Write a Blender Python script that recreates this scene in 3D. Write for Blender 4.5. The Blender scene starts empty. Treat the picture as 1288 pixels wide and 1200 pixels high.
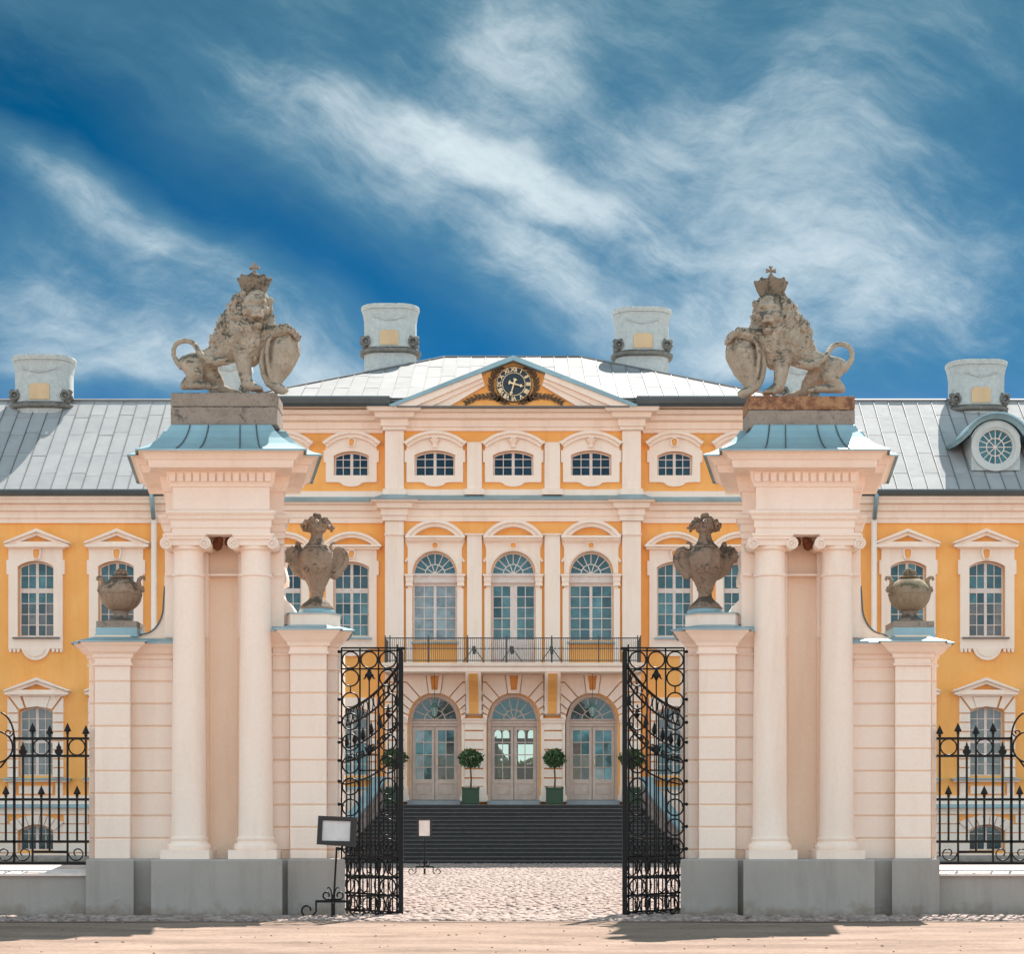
import bpy, bmesh, math, random
from math import sin, cos, tan, pi, radians, sqrt, atan2, hypot
from mathutils import Vector, Matrix, Euler, geometry, noise
random.seed(11)
SC = bpy.context.scene
C = SC.collection

# ------------------------------------------------------------------ camera
F = 2250.0; CX = 645.0; HY = 1040.0; EYE = 1.28     # focal length in photo pixels, principal point, horizon, eye height
cam_d = bpy.data.cameras.new('camera'); cam = bpy.data.objects.new('camera', cam_d); C.objects.link(cam)
cam.location = (0, 0, EYE); cam.rotation_euler = (radians(90), 0, 0)
cam_d.sensor_fit = 'HORIZONTAL'; cam_d.sensor_width = 36.0; cam_d.lens = 36.0*F/1288.0
cam_d.shift_x = (644-CX)/1288.0; cam_d.shift_y = (HY-600)/1288.0
cam_d.clip_start = 0.5; cam_d.clip_end = 6000
SC.camera = cam

# ------------------------------------------------------------------ light
SUN_EL = radians(56); SUN_AZ = radians(21)            # behind the palace, a little to the right
world = bpy.data.worlds.new('World'); SC.world = world; world.use_nodes = True
def setup_world():
    nt = world.node_tree; N = nt.nodes; L = nt.links; N.clear()
    out = N.new('ShaderNodeOutputWorld'); bg = N.new('ShaderNodeBackground'); L.new(bg.outputs[0], out.inputs[0])
    bg.inputs['Strength'].default_value = 0.10
    sky = N.new('ShaderNodeTexSky'); sky.sky_type = 'NISHITA'; sky.sun_disc = False
    sky.sun_elevation = SUN_EL; sky.sun_rotation = SUN_AZ; sky.air_density = 1.0; sky.dust_density = 0.3; sky.ozone_density = 3.0
    tint = N.new('ShaderNodeMix'); tint.data_type = 'RGBA'; tint.blend_type = 'MULTIPLY'; tint.inputs[0].default_value = 1.0
    L.new(sky.outputs[0], tint.inputs[6])
    tc = N.new('ShaderNodeTexCoord')
    def math_(op, a, b=None, clamp=False):
        m = N.new('ShaderNodeMath'); m.operation = op; m.use_clamp = clamp
        for i, v in enumerate((a, b)):
            if v is None: continue
            if isinstance(v, (int, float)): m.inputs[i].default_value = v
            else: L.new(v, m.inputs[i])
        return m.outputs[0]
    def mapping(src, loc=(0,0,0), rot=(0,0,0), sc=(1,1,1), typ='POINT'):
        m = N.new('ShaderNodeMapping'); m.vector_type = typ
        m.inputs['Location'].default_value = loc; m.inputs['Rotation'].default_value = rot; m.inputs['Scale'].default_value = sc
        L.new(src, m.inputs['Vector']); return m.outputs[0]
    def tex(src, scale, detail, rough, dist=0.0):
        t = N.new('ShaderNodeTexNoise'); t.inputs['Scale'].default_value = scale; t.inputs['Detail'].default_value = detail
        t.inputs['Roughness'].default_value = rough; t.inputs['Distortion'].default_value = dist
        L.new(src, t.inputs['Vector']); return t
    def rng(v, a, b, c=0.0, d=1.0, smooth=True):
        m = N.new('ShaderNodeMapRange'); m.interpolation_type = 'SMOOTHSTEP' if smooth else 'LINEAR'
        m.inputs[1].default_value = a; m.inputs[2].default_value = b; m.inputs[3].default_value = c; m.inputs[4].default_value = d
        L.new(v, m.inputs[0]); return m.outputs[0]
    D0 = tc.outputs['Generated']
    s0 = N.new('ShaderNodeSeparateXYZ'); L.new(D0, s0.inputs[0]); cmb = N.new('ShaderNodeCombineXYZ')
    L.new(s0.outputs['X'], cmb.inputs[0]); L.new(math_('ABSOLUTE', s0.outputs['Y']), cmb.inputs[1]); L.new(s0.outputs['Z'], cmb.inputs[2])
    tr = N.new('ShaderNodeValToRGB'); L.new(s0.outputs['Z'], tr.inputs[0])     # deeper and greyer towards the zenith
    e = tr.color_ramp.elements; e[0].position = 0.16; e[0].color = SKY_TINT; e[1].position = 0.46; e[1].color = SKY_TINT_HIGH
    L.new(tr.outputs[0], tint.inputs[7])
    D = cmb.outputs[0]      # the sky behind the photographer carries the same kind of cloud as the one in view
    # soft warping of the direction, so that cloud banks have ragged outlines
    w1 = tex(D, 3.2, 5, 0.55)
    sub = N.new('ShaderNodeVectorMath'); sub.operation = 'SUBTRACT'; L.new(w1.outputs['Color'], sub.inputs[0]); sub.inputs[1].default_value = (0.5,0.5,0.5)
    scl = N.new('ShaderNodeVectorMath'); scl.operation = 'SCALE'; L.new(sub.outputs[0], scl.inputs[0]); scl.inputs['Scale'].default_value = 0.13
    add = N.new('ShaderNodeVectorMath'); add.operation = 'ADD'; L.new(D, add.inputs[0]); L.new(scl.outputs[0], add.inputs[1])
    W = add.outputs[0]
    def bank(px, py, rx, ry, ang, amp):
        """a bank of cloud in a direction of the sky: half sizes in radians, tilt in degrees"""
        u = (px-CX)/F; v = (HY-py)/F; n = sqrt(1+u*u+v*v); d = (u/n, 1/n, v/n)
        az = atan2(u, 1)
        s = N.new('ShaderNodeVectorMath'); s.operation = 'SUBTRACT'; L.new(W, s.inputs[0]); s.inputs[1].default_value = d
        m = mapping(s.outputs[0], rot=(0, radians(-ang), 0))
        m = mapping(m, sc=(1/rx, 1.2, 1/ry))
        ln = N.new('ShaderNodeVectorMath'); ln.operation = 'LENGTH'; L.new(m, ln.inputs[0])
        return rng(ln.outputs['Value'], 1.0, 0.0, 0.0, amp)
    tot = None
    for b in CLOUD_BANKS:
        v = bank(*b); tot = v if tot is None else math_('ADD', tot, v)
    # cirrus: long fibres, over the whole sky
    f0 = mapping(W, rot=(0, radians(-24), radians(-10)))
    f0 = mapping(f0, sc=(1.0, 1.6, 3.6))
    fib = tex(f0, 3.4, 11, 0.66, 0.0)
    fine = tex(mapping(W, rot=(0, radians(-30), 0), sc=(1, 1, 2.0)), 9.0, 10, 0.66, 0.0)
    cov = tex(mapping(D, loc=(3.1, 0.4, 1.7)), 2.1, 3, 0.5)
    base = rng(fib.outputs['Fac'], 0.48, 0.80, 0.0, 0.28)
    base = math_('MULTIPLY', base, rng(cov.outputs['Fac'], 0.38, 0.62, 0.15, 1.0))
    mod = rng(fine.outputs['Fac'], 0.30, 0.70, 0.62, 1.22)
    mod2 = rng(fib.outputs['Fac'], 0.28, 0.72, 0.52, 1.30)
    dens = math_('MULTIPLY', math_('MULTIPLY', tot, mod), mod2)
    far = math_('MAXIMUM', rng(s0.outputs['Z'], 0.36, 0.55), rng(math_('ABSOLUTE', s0.outputs['X']), 0.30, 0.42))
    more = math_('MULTIPLY', rng(tex(W, 2.2, 6, 0.6).outputs['Fac'], 0.34, 0.52, 0.15, 0.95), far)
    dens = math_('ADD', dens, math_('MULTIPLY', more, mod2))
    dens = math_('ADD', dens, base)
    dens = math_('SUBTRACT', 1.0, math_('EXPONENT', math_('MULTIPLY', dens, -1.05)))
    dens = math_('MULTIPLY', dens, 1.12, True)
    mix = N.new('ShaderNodeMix'); mix.data_type = 'RGBA'
    L.new(dens, mix.inputs[0]); L.new(tint.outputs[2], mix.inputs[6])
    cr = N.new('ShaderNodeMix'); cr.data_type = 'RGBA'; L.new(rng(dens, 0.35, 0.92), cr.inputs[0]); cr.inputs[6].default_value = CLOUD_THIN; cr.inputs[7].default_value = CLOUD_COL
    # clouds behind the photographer are brightened to add fill light on the shaded fronts
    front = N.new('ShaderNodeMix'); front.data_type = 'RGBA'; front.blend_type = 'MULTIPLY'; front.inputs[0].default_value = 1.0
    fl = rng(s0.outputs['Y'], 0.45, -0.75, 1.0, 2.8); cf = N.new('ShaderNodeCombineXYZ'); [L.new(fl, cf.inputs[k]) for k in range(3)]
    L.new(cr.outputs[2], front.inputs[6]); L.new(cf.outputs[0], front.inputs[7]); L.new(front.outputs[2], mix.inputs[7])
    sp = N.new('ShaderNodeSeparateXYZ'); L.new(D, sp.inputs[0])
    hz = rng(sp.outputs['Z'], 0.245, 0.02, 0.0, 0.92)
    hm = N.new('ShaderNodeMix'); hm.data_type = 'RGBA'; L.new(hz, hm.inputs[0]); L.new(mix.outputs[2], hm.inputs[6]); hm.inputs[7].default_value = HAZE_COL
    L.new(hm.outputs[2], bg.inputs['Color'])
SKY_TINT = (0.000, 0.069, 0.126, 1)
SKY_TINT_HIGH = (0.000, 0.042, 0.052, 1)
HAZE_COL = (4.6, 4.4, 4.15, 1)  # horizon haze, brightness raised to light the shaded walls
CLOUD_COL = (1.40, 1.62, 1.70, 1)
CLOUD_THIN = (0.34, 0.74, 0.94, 1)
CLOUD_BANKS = [   # direction (as seen from the gate), half width, half height, tilt, density
    (720, 290, 0.240, 0.100, 27, 0.85), (675, 235, 0.110, 0.018, 24, 0.75), (520, 175, 0.075, 0.026, 10, 0.50),
    (690, 350, 0.070, 0.032, 15, 0.52), (1120, 190, 0.250, 0.160, 28, 0.54), (1110, 385, 0.180, 0.055, 12, 0.58),
    (110, 268, 0.115, 0.024, 26, 0.66), (150, 395, 0.190, 0.055, 8, 0.85), (230, 470, 0.180, 0.026, 2, 0.55),
    (355, 430, 0.070, 0.040, 20, 0.36), (650, 60, 0.075, 0.080, 0, 0.45), (330, 165, 0.130, 0.070, 20, 0.45),
    (900, 120, 0.150, 0.060, 25, 0.34), (60, 20, 0.070, 0.020, 10, 0.25), (930, 455, 0.060, 0.016, 4, 0.40)]
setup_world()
sun_d = bpy.data.lights.new('sun', 'SUN'); sun = bpy.data.objects.new('sun', sun_d); C.objects.link(sun)
sun_d.energy = 2.0; sun_d.angle = radians(0.5); sun_d.color = (1.0, 0.93, 0.84)
SV = Vector((sin(SUN_AZ)*cos(SUN_EL), cos(SUN_AZ)*cos(SUN_EL), sin(SUN_EL)))
sun.rotation_euler = SV.to_track_quat('Z', 'Y').to_euler(); sun.location = (10, 60, 60)
SC.view_settings.view_transform = 'Standard'; SC.view_settings.look = 'None'
SC.view_settings.exposure = 2.42; SC.view_settings.gamma = 1.0; SC.view_settings.use_curve_mapping = False
SC.cycles.max_bounces = 8; SC.cycles.diffuse_bounces = 4; SC.cycles.glossy_bounces = 3; SC.cycles.transmission_bounces = 4
SC.cycles.use_denoising = True

# ------------------------------------------------------------------ materials
MATS = {}
def new_mat(name):
    m = bpy.data.materials.new(name); m.use_nodes = True; MATS[name] = m
    nt = m.node_tree; b = nt.nodes['Principled BSDF']; return m, nt, b
def node(nt, typ, **kw):
    n = nt.nodes.new(typ)
    for k, v in kw.items(): setattr(n, k, v)
    return n
def noise_n(nt, scale, detail=6, rough=0.55, vec=None, dist=0.0):
    t = node(nt, 'ShaderNodeTexNoise'); t.inputs['Scale'].default_value = scale; t.inputs['Detail'].default_value = detail
    t.inputs['Roughness'].default_value = rough; t.inputs['Distortion'].default_value = dist
    if vec is None:
        g = node(nt, 'ShaderNodeNewGeometry'); vec = g.outputs['Position']
    nt.links.new(vec, t.inputs['Vector']); return t.outputs['Fac']
def ramp(nt, fac, stops):
    r = node(nt, 'ShaderNodeValToRGB'); e = r.color_ramp.elements
    while len(e) < len(stops): e.new(0.5)
    for i, (p, c) in enumerate(stops):
        e[i].position = p; e[i].color = tuple(c)+(1,) if len(c) == 3 else c
    nt.links.new(fac, r.inputs[0]); return r.outputs['Color']
def mixc(nt, fac, a, b, mode='MIX'):
    m = node(nt, 'ShaderNodeMix', data_type='RGBA', blend_type=mode)
    for i, v in ((0, fac), (6, a), (7, b)):
        if isinstance(v, (int, float)): m.inputs[i].default_value = v
        elif isinstance(v, tuple): m.inputs[i].default_value = v if len(v) == 4 else v+(1,)
        else: nt.links.new(v, m.inputs[i])
    return m.outputs[2]
def bump(nt, b, h, strength, dist=0.02):
    n = node(nt, 'ShaderNodeBump'); n.inputs['Strength'].default_value = strength; n.inputs['Distance'].default_value = dist
    nt.links.new(h, n.inputs['Height']); nt.links.new(n.outputs[0], b.inputs['Normal'])
def scaled(nt, s):
    g = node(nt, 'ShaderNodeNewGeometry'); m = node(nt, 'ShaderNodeMapping'); m.inputs['Scale'].default_value = s
    nt.links.new(g.outputs['Position'], m.inputs['Vector']); return m.outputs[0]
def plaster(name, c1, c2, stain=None, rough=0.85, bs=0.13, objvar=0.0):
    m, nt, b = new_mat(name)
    col = ramp(nt, noise_n(nt, 0.9, 6, 0.6), [(0.35, c1), (0.68, c2)])
    st = stain or tuple(v*0.80 for v in c1)
    streak = ramp(nt, noise_n(nt, 1.0, 7, 0.65, scaled(nt, (2.6, 2.6, 0.35))), [(0.50, (0,0,0)), (0.78, (1,1,1))])
    sm = node(nt, 'ShaderNodeMath', operation='MULTIPLY'); sm.inputs[1].default_value = 0.8
    nt.links.new(streak, sm.inputs[0])
    col = mixc(nt, sm.outputs[0], col, st)
    fine = ramp(nt, noise_n(nt, 22, 5, 0.6), [(0.3, (0.965,0.965,0.965)), (0.7, (1.02,1.02,1.02))])
    col = mixc(nt, 1.0, col, fine, 'MULTIPLY')
    if objvar:
        oi = node(nt, 'ShaderNodeObjectInfo'); mr = node(nt, 'ShaderNodeMapRange')
        mr.inputs[3].default_value = 1-objvar; mr.inputs[4].default_value = 1+objvar*0.6
        nt.links.new(oi.outputs['Random'], mr.inputs[0])
        col = mixc(nt, 1.0, col, mr.outputs[0], 'MULTIPLY')
    nt.links.new(col, b.inputs['Base Color']); b.inputs['Roughness'].default_value = rough
    bump(nt, b, noise_n(nt, 60, 6, 0.65), bs, 0.006)
    return m
def plain(name, c, rough=0.6, metal=0.0, bs=0.0, bscale=30, var=0.12):
    m, nt, b = new_mat(name)
    col = ramp(nt, noise_n(nt, bscale*0.2, 6, 0.6), [(0.3, tuple(v*(1-var) for v in c)), (0.7, tuple(min(1, v*(1+var)) for v in c))])
    nt.links.new(col, b.inputs['Base Color']); b.inputs['Roughness'].default_value = rough; b.inputs['Metallic'].default_value = metal
    if bs: bump(nt, b, noise_n(nt, bscale, 5, 0.6), bs, 0.01)
    return m
WHITE = plaster('cream_white_paint', (0.935,0.75,0.625), (0.95,0.78,0.66), (0.83,0.62,0.50))
ORANGE = plaster('ochre_wall_paint', (0.91,0.41,0.105), (0.96,0.48,0.15), (0.84,0.36,0.09))
PIER = plaster('cream_pier_plaster', (0.94,0.765,0.65), (0.955,0.79,0.685), (0.86,0.65,0.53), objvar=0.03)
def splash(m):
    nt = m.node_tree; b = nt.nodes['Principled BSDF']; src = b.inputs['Base Color'].links[0].from_socket
    g = node(nt, 'ShaderNodeNewGeometry'); sp = node(nt, 'ShaderNodeSeparateXYZ'); nt.links.new(g.outputs['Position'], sp.inputs[0])
    n = noise_n(nt, 3.5, 8, 0.7); a = node(nt, 'ShaderNodeMath', operation='MULTIPLY_ADD'); nt.links.new(n, a.inputs[0]); a.inputs[1].default_value = -0.75; nt.links.new(sp.outputs['Z'], a.inputs[2])
    mr = node(nt, 'ShaderNodeMapRange', interpolation_type='SMOOTHSTEP'); mr.inputs[1].default_value = -0.38; mr.inputs[2].default_value = -0.16; mr.inputs[3].default_value = 0.75; mr.inputs[4].default_value = 0.0
    nt.links.new(a.outputs[0], mr.inputs[0]); nt.links.new(mixc(nt, mr.outputs[0], src, (0.24,0.175,0.13)), b.inputs['Base Color'])
GREYP = plaster('grey_plinth_plaster', (0.36,0.318,0.288), (0.41,0.365,0.33), (0.28,0.245,0.22), bs=0.35)
splash(GREYP)
PEACH = plaster('peach_joint_plaster', (0.90,0.675,0.52), (0.92,0.70,0.545), (0.82,0.57,0.42))
TRIMD = plain('window_paint', (0.72,0.60,0.54), 0.5)
DOORP = plain('beige_door_paint', (0.56,0.42,0.345), 0.5)
BLUEM = plain('blue_grey_sheet_metal', (0.27,0.41,0.46), 0.42, 0.35, 0.15, 4, 0.22)
GUTTER = plain('dark_gutter_metal', (0.10,0.12,0.13), 0.45, 0.4, 0.1, 8)
IRON = plain('black_iron', (0.012,0.012,0.013), 0.42, 0.3, 0.2, 60)
for _m in (IRON,): _m.node_tree.nodes['Principled BSDF'].inputs['Specular IOR Level'].default_value = 0.25
RAILM = plain('dark_rail_paint', (0.06,0.055,0.055), 0.5)
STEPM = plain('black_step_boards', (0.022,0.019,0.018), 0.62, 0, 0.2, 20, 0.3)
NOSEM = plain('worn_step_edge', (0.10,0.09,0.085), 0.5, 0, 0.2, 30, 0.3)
LANDM = plain('grey_landing_stone', (0.30,0.30,0.31), 0.7, 0, 0.2, 20)
POTM = plain('green_planter_paint', (0.028,0.062,0.03), 0.6)
BARK = plain('bark', (0.10,0.065,0.04), 0.9, 0, 0.5, 60)
FACE = plain('clock_face_enamel', (0.012,0.03,0.042), 0.35)
GOLD = plain('gilding', (0.95,0.68,0.40), 0.4, 0.1)
BRONZE = plain('dark_bronze', (0.10,0.06,0.035), 0.6, 0.2)
PAPER = plain('notice_paper', (0.62,0.60,0.60), 0.35)
PAPERW = plain('warm_notice_paper', (0.80,0.66,0.60), 0.6)
VERD = plain('green_patina_copper', (0.07,0.16,0.13), 0.55, 0.3)
DARK = plain('dark_interior', (0.02,0.018,0.016), 0.9)
NEST = plain('rusty_nest_clay', (0.16,0.05,0.02), 0.95, 0, 0.6, 60)
def roof_mat(name, c1, c2, rough, metal):
    m, nt, b = new_mat(name)
    oi = node(nt, 'ShaderNodeObjectInfo')
    col = ramp(nt, noise_n(nt, 1.3, 7, 0.65), [(0.3, c1), (0.72, c2)])
    mr = node(nt, 'ShaderNodeMapRange'); mr.inputs[3].default_value = 0.93; mr.inputs[4].default_value = 1.05
    nt.links.new(oi.outputs['Random'], mr.inputs[0])
    col = mixc(nt, 1.0, col, mr.outputs[0], 'MULTIPLY')
    nt.links.new(col, b.inputs['Base Color']); b.inputs['Metallic'].default_value = metal; b.inputs['Roughness'].default_value = rough; b.inputs['Specular IOR Level'].default_value = 0.22
    bump(nt, b, noise_n(nt, 1.6, 4, 0.5), 0.35, 0.05)
    return m
ROOF = roof_mat('galvanised_roof_sheet', (0.295,0.305,0.315), (0.36,0.365,0.37), 0.75, 0.0)
CHPAN = plaster('faded_ochre_panel', (0.60,0.43,0.25), (0.66,0.48,0.30))
ROOFC = roof_mat('main_roof_sheet', (0.225,0.23,0.24), (0.28,0.285,0.29), 0.75, 0.0)
SEAM = plain('roof_seam_metal', (0.16,0.155,0.155), 0.6, 0.1)
def glass_mat(name, c, spec=0.5, rough=0.03, ior=1.75, var=0.5):
    m, nt, b = new_mat(name)
    oi = node(nt, 'ShaderNodeObjectInfo'); mr = node(nt, 'ShaderNodeMapRange')
    mr.inputs[3].default_value = 1-var; mr.inputs[4].default_value = 1+var
    nt.links.new(oi.outputs['Random'], mr.inputs[0])
    wav = ramp(nt, noise_n(nt, 2.3, 5, 0.6), [(0.35, (0.55,0.55,0.55)), (0.7, (1.3,1.3,1.3))])
    col = mixc(nt, 1.0, c+(1,), mr.outputs[0], 'MULTIPLY'); col = mixc(nt, 1.0, col, wav, 'MULTIPLY')
    nt.links.new(col, b.inputs['Base Color']); b.inputs['Roughness'].default_value = rough; b.inputs['IOR'].default_value = ior; b.inputs['Specular Tint'].default_value = (0.50,0.80,0.90,1)
    bump(nt, b, noise_n(nt, 3.0, 2, 0.5), 0.04, 0.02)
    return m
G_TEAL = glass_mat('teal_reflection_glass', (0.055,0.135,0.15))  # teal sky reflection painted into the glass colour
G_DARK = glass_mat('dark_window_glass', (0.045,0.05,0.055))
G_CURT = glass_mat('curtained_window_glass', (0.27,0.31,0.33), var=0.10)
G_UP = glass_mat('upper_window_glass', (0.022,0.05,0.065), var=0.4)
G_BROWN = glass_mat('brown_reflection_glass', (0.12,0.09,0.08), var=0.6)  # reflection of trees and town painted in as brown
G_DOOR = glass_mat('door_glass', (0.05,0.13,0.14), var=0.8)
def clear_glass():
    m, nt, b = new_mat('clear_door_glass')
    N = nt.nodes; L = nt.links
    tr = N.new('ShaderNodeBsdfTransparent'); tr.inputs[0].default_value = (0.50,0.60,0.58,1)
    gl = N.new('ShaderNodeBsdfGlossy'); gl.inputs['Roughness'].default_value = 0.03
    fr = N.new('ShaderNodeFresnel'); fr.inputs[0].default_value = 1.5
    mx = N.new('ShaderNodeMixShader'); L.new(fr.outputs[0], mx.inputs[0]); L.new(tr.outputs[0], mx.inputs[1]); L.new(gl.outputs[0], mx.inputs[2])
    L.new(mx.outputs[0], N['Material Output'].inputs[0]); return m
CLEAR = clear_glass()
def stone_mat(name, base, base2, lichen, amount, rust=None):
    m, nt, b = new_mat(name)
    col = ramp(nt, noise_n(nt, 5, 7, 0.65), [(0.32, base), (0.70, base2)])
    g = node(nt, 'ShaderNodeNewGeometry'); sp = node(nt, 'ShaderNodeSeparateXYZ'); nt.links.new(g.outputs['Normal'], sp.inputs[0])
    n1 = noise_n(nt, 4.5, 8, 0.72)
    a = node(nt, 'ShaderNodeMath', operation='MULTIPLY_ADD'); nt.links.new(sp.outputs['Z'], a.inputs[0]); a.inputs[1].default_value = 0.17; nt.links.new(n1, a.inputs[2])
    mr = node(nt, 'ShaderNodeMapRange', interpolation_type='SMOOTHSTEP'); mr.inputs[1].default_value = 0.60-amount; mr.inputs[2].default_value = 0.74-amount
    mr.inputs[4].default_value = 0.85
    nt.links.new(a.outputs[0], mr.inputs[0])
    col = mixc(nt, mr.outputs[0], col, lichen)
    spots = ramp(nt, noise_n(nt, 26, 6, 0.7), [(0.55, (1,1,1)), (0.68, (0.45,0.42,0.38))])
    col = mixc(nt, 0.75, col, spots, 'MULTIPLY')
    if rust:
        rr = ramp(nt, noise_n(nt, 7, 8, 0.7), [(0.44, rust), (0.54, (0.22,0.08,0.045)), (0.63, (0.10,0.06,0.04))])
        col = mixc(nt, 0.85, col, rr)
    nt.links.new(col, b.inputs['Base Color']); b.inputs['Roughness'].default_value = 0.9
    bump(nt, b, noise_n(nt, 38, 8, 0.7), 0.8, 0.012)
    return m
STONE = stone_mat('weathered_sandstone', (0.32,0.265,0.205), (0.49,0.415,0.33), (0.065,0.06,0.046), 0.085)
STONED = stone_mat('lichen_dark_sandstone', (0.20,0.165,0.125), (0.30,0.25,0.19), (0.05,0.048,0.038), 0.17)
URNM = stone_mat('brown_urn_sandstone', (0.27,0.185,0.13), (0.38,0.275,0.20), (0.055,0.045,0.034), 0.085)
SLABM = stone_mat('grey_stone_slab', (0.27,0.215,0.175), (0.36,0.29,0.24), (0.07,0.06,0.05), 0.06)
RUSTM = stone_mat('orange_lichen_slab', (0.35,0.18,0.09), (0.42,0.24,0.12), (0.08,0.04,0.03), 0.02, rust=(0.40,0.215,0.11))
CHIM = stone_mat('weathered_chimney_plaster', (0.41,0.455,0.46), (0.53,0.57,0.56), (0.16,0.17,0.16), -0.01)
CHIMC = stone_mat('stained_chimney_cap', (0.42,0.46,0.46), (0.56,0.60,0.58), (0.10,0.10,0.09), 0.03)
CHIMD = stone_mat('blackened_chimney_stone', (0.13,0.13,0.12), (0.24,0.24,0.22), (0.05,0.05,0.045), 0.08)
def ground_mat(name, cols, scales, bs, bd):
    m, nt, b = new_mat(name)
    c = ramp(nt, noise_n(nt, scales[0], 9, 0.65, scaled(nt, (0.45, 1.0, 1.0))), [(0.32, cols[0]), (0.5, cols[1]), (0.70, cols[2])])
    f = ramp(nt, noise_n(nt, scales[1], 6, 0.7), [(0.30, (0.70,0.68,0.66)), (0.55, (1,1,1)), (0.75, (1.15,1.13,1.1))])
    c = mixc(nt, 1.0, c, f, 'MULTIPLY')
    nt.links.new(c, b.inputs['Base Color']); b.inputs['Roughness'].default_value = 0.95
    bump(nt, b, noise_n(nt, scales[2], 8, 0.7), bs, bd); return m
DIRT = ground_mat('packed_sandy_dirt', [(0.15,0.098,0.074), (0.245,0.168,0.128), (0.32,0.228,0.18)], (1.3, 14, 9), 0.6, 0.03)
EARTH = ground_mat('earth_between_stones', [(0.09,0.06,0.048), (0.15,0.105,0.085), (0.23,0.165,0.135)], (1.3, 20, 12), 0.8, 0.04)
COURT = ground_mat('gravel_courtyard', [(0.09,0.063,0.053), (0.13,0.096,0.08), (0.18,0.135,0.115)], (2.0, 20, 14), 0.8, 0.03)
GRASS = plain('pale_trodden_earth', (0.42,0.32,0.26), 0.95, 0, 0.5, 3, 0.2)
def cobble_mat():
    m, nt, b = new_mat('pinkish_cobble')
    c = ramp(nt, noise_n(nt, 7.5, 3, 0.6), [(0.30, (0.15,0.108,0.092)), (0.47, (0.285,0.212,0.186)), (0.64, (0.40,0.31,0.278))])
    nt.links.new(c, b.inputs['Base Color']); b.inputs['Roughness'].default_value = 0.8
    bump(nt, b, noise_n(nt, 45, 5, 0.6), 0.5, 0.01); return m
COBBLE = cobble_mat()
def leaf_mat(name, c1, c2):
    m, nt, b = new_mat(name)
    c = ramp(nt, noise_n(nt, 16, 4, 0.6), [(0.35, c1), (0.65, c2)])
    nt.links.new(c, b.inputs['Base Color']); b.inputs['Roughness'].default_value = 0.55
    return m
LEAF = leaf_mat('bay_leaf_green', (0.035,0.085,0.03), (0.10,0.17,0.06))
LEAF2 = leaf_mat('garden_green', (0.05,0.12,0.03), (0.11,0.20,0.05))

# ------------------------------------------------------------------ mesh helpers
WLOC = {}
MIR = False                    # when True everything built is mirrored across the gate's axis
def X(px, Y): return (px-CX)*Y/F
def Z(py, Y): return EYE+(HY-py)*Y/F
def XZ(p, Y): return (X(p[0], Y), Z(p[1], Y))
def arc_pts(cx, cy, r, a0, a1, n): return [(cx+r*cos(a0+(a1-a0)*i/n), cy-r*sin(a0+(a1-a0)*i/n)) for i in range(n+1)]
def arch_outline(cx, w, yb, ys, ya, n=12, inset=0.0):
    """closed outline in photo pixels (y down): bottom left, up, over the arch, down"""
    h = w/2-inset; s = ys-ya
    if s < 0.01: return [(cx-h, yb), (cx-h, ya+inset), (cx+h, ya+inset), (cx+h, yb)]
    R = ((w/2)**2+s*s)/(2*s); cy = ya+R; R -= inset
    pts = [(cx-h, yb)]
    for i in range(n+1):
        x = -h+2*h*i/n; pts.append((cx+x, cy-sqrt(max(0, R*R-x*x))))
    pts.append((cx+h, yb)); return pts
def arch_top(cx, w, ys, ya, inset):
    s = ys-ya
    if s < 0.01: return lambda x: ya+inset
    R = ((w/2)**2+s*s)/(2*s); cy = ya+R; R -= inset
    return lambda x: cy-sqrt(max(0, R*R-(x-cx)**2))
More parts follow.
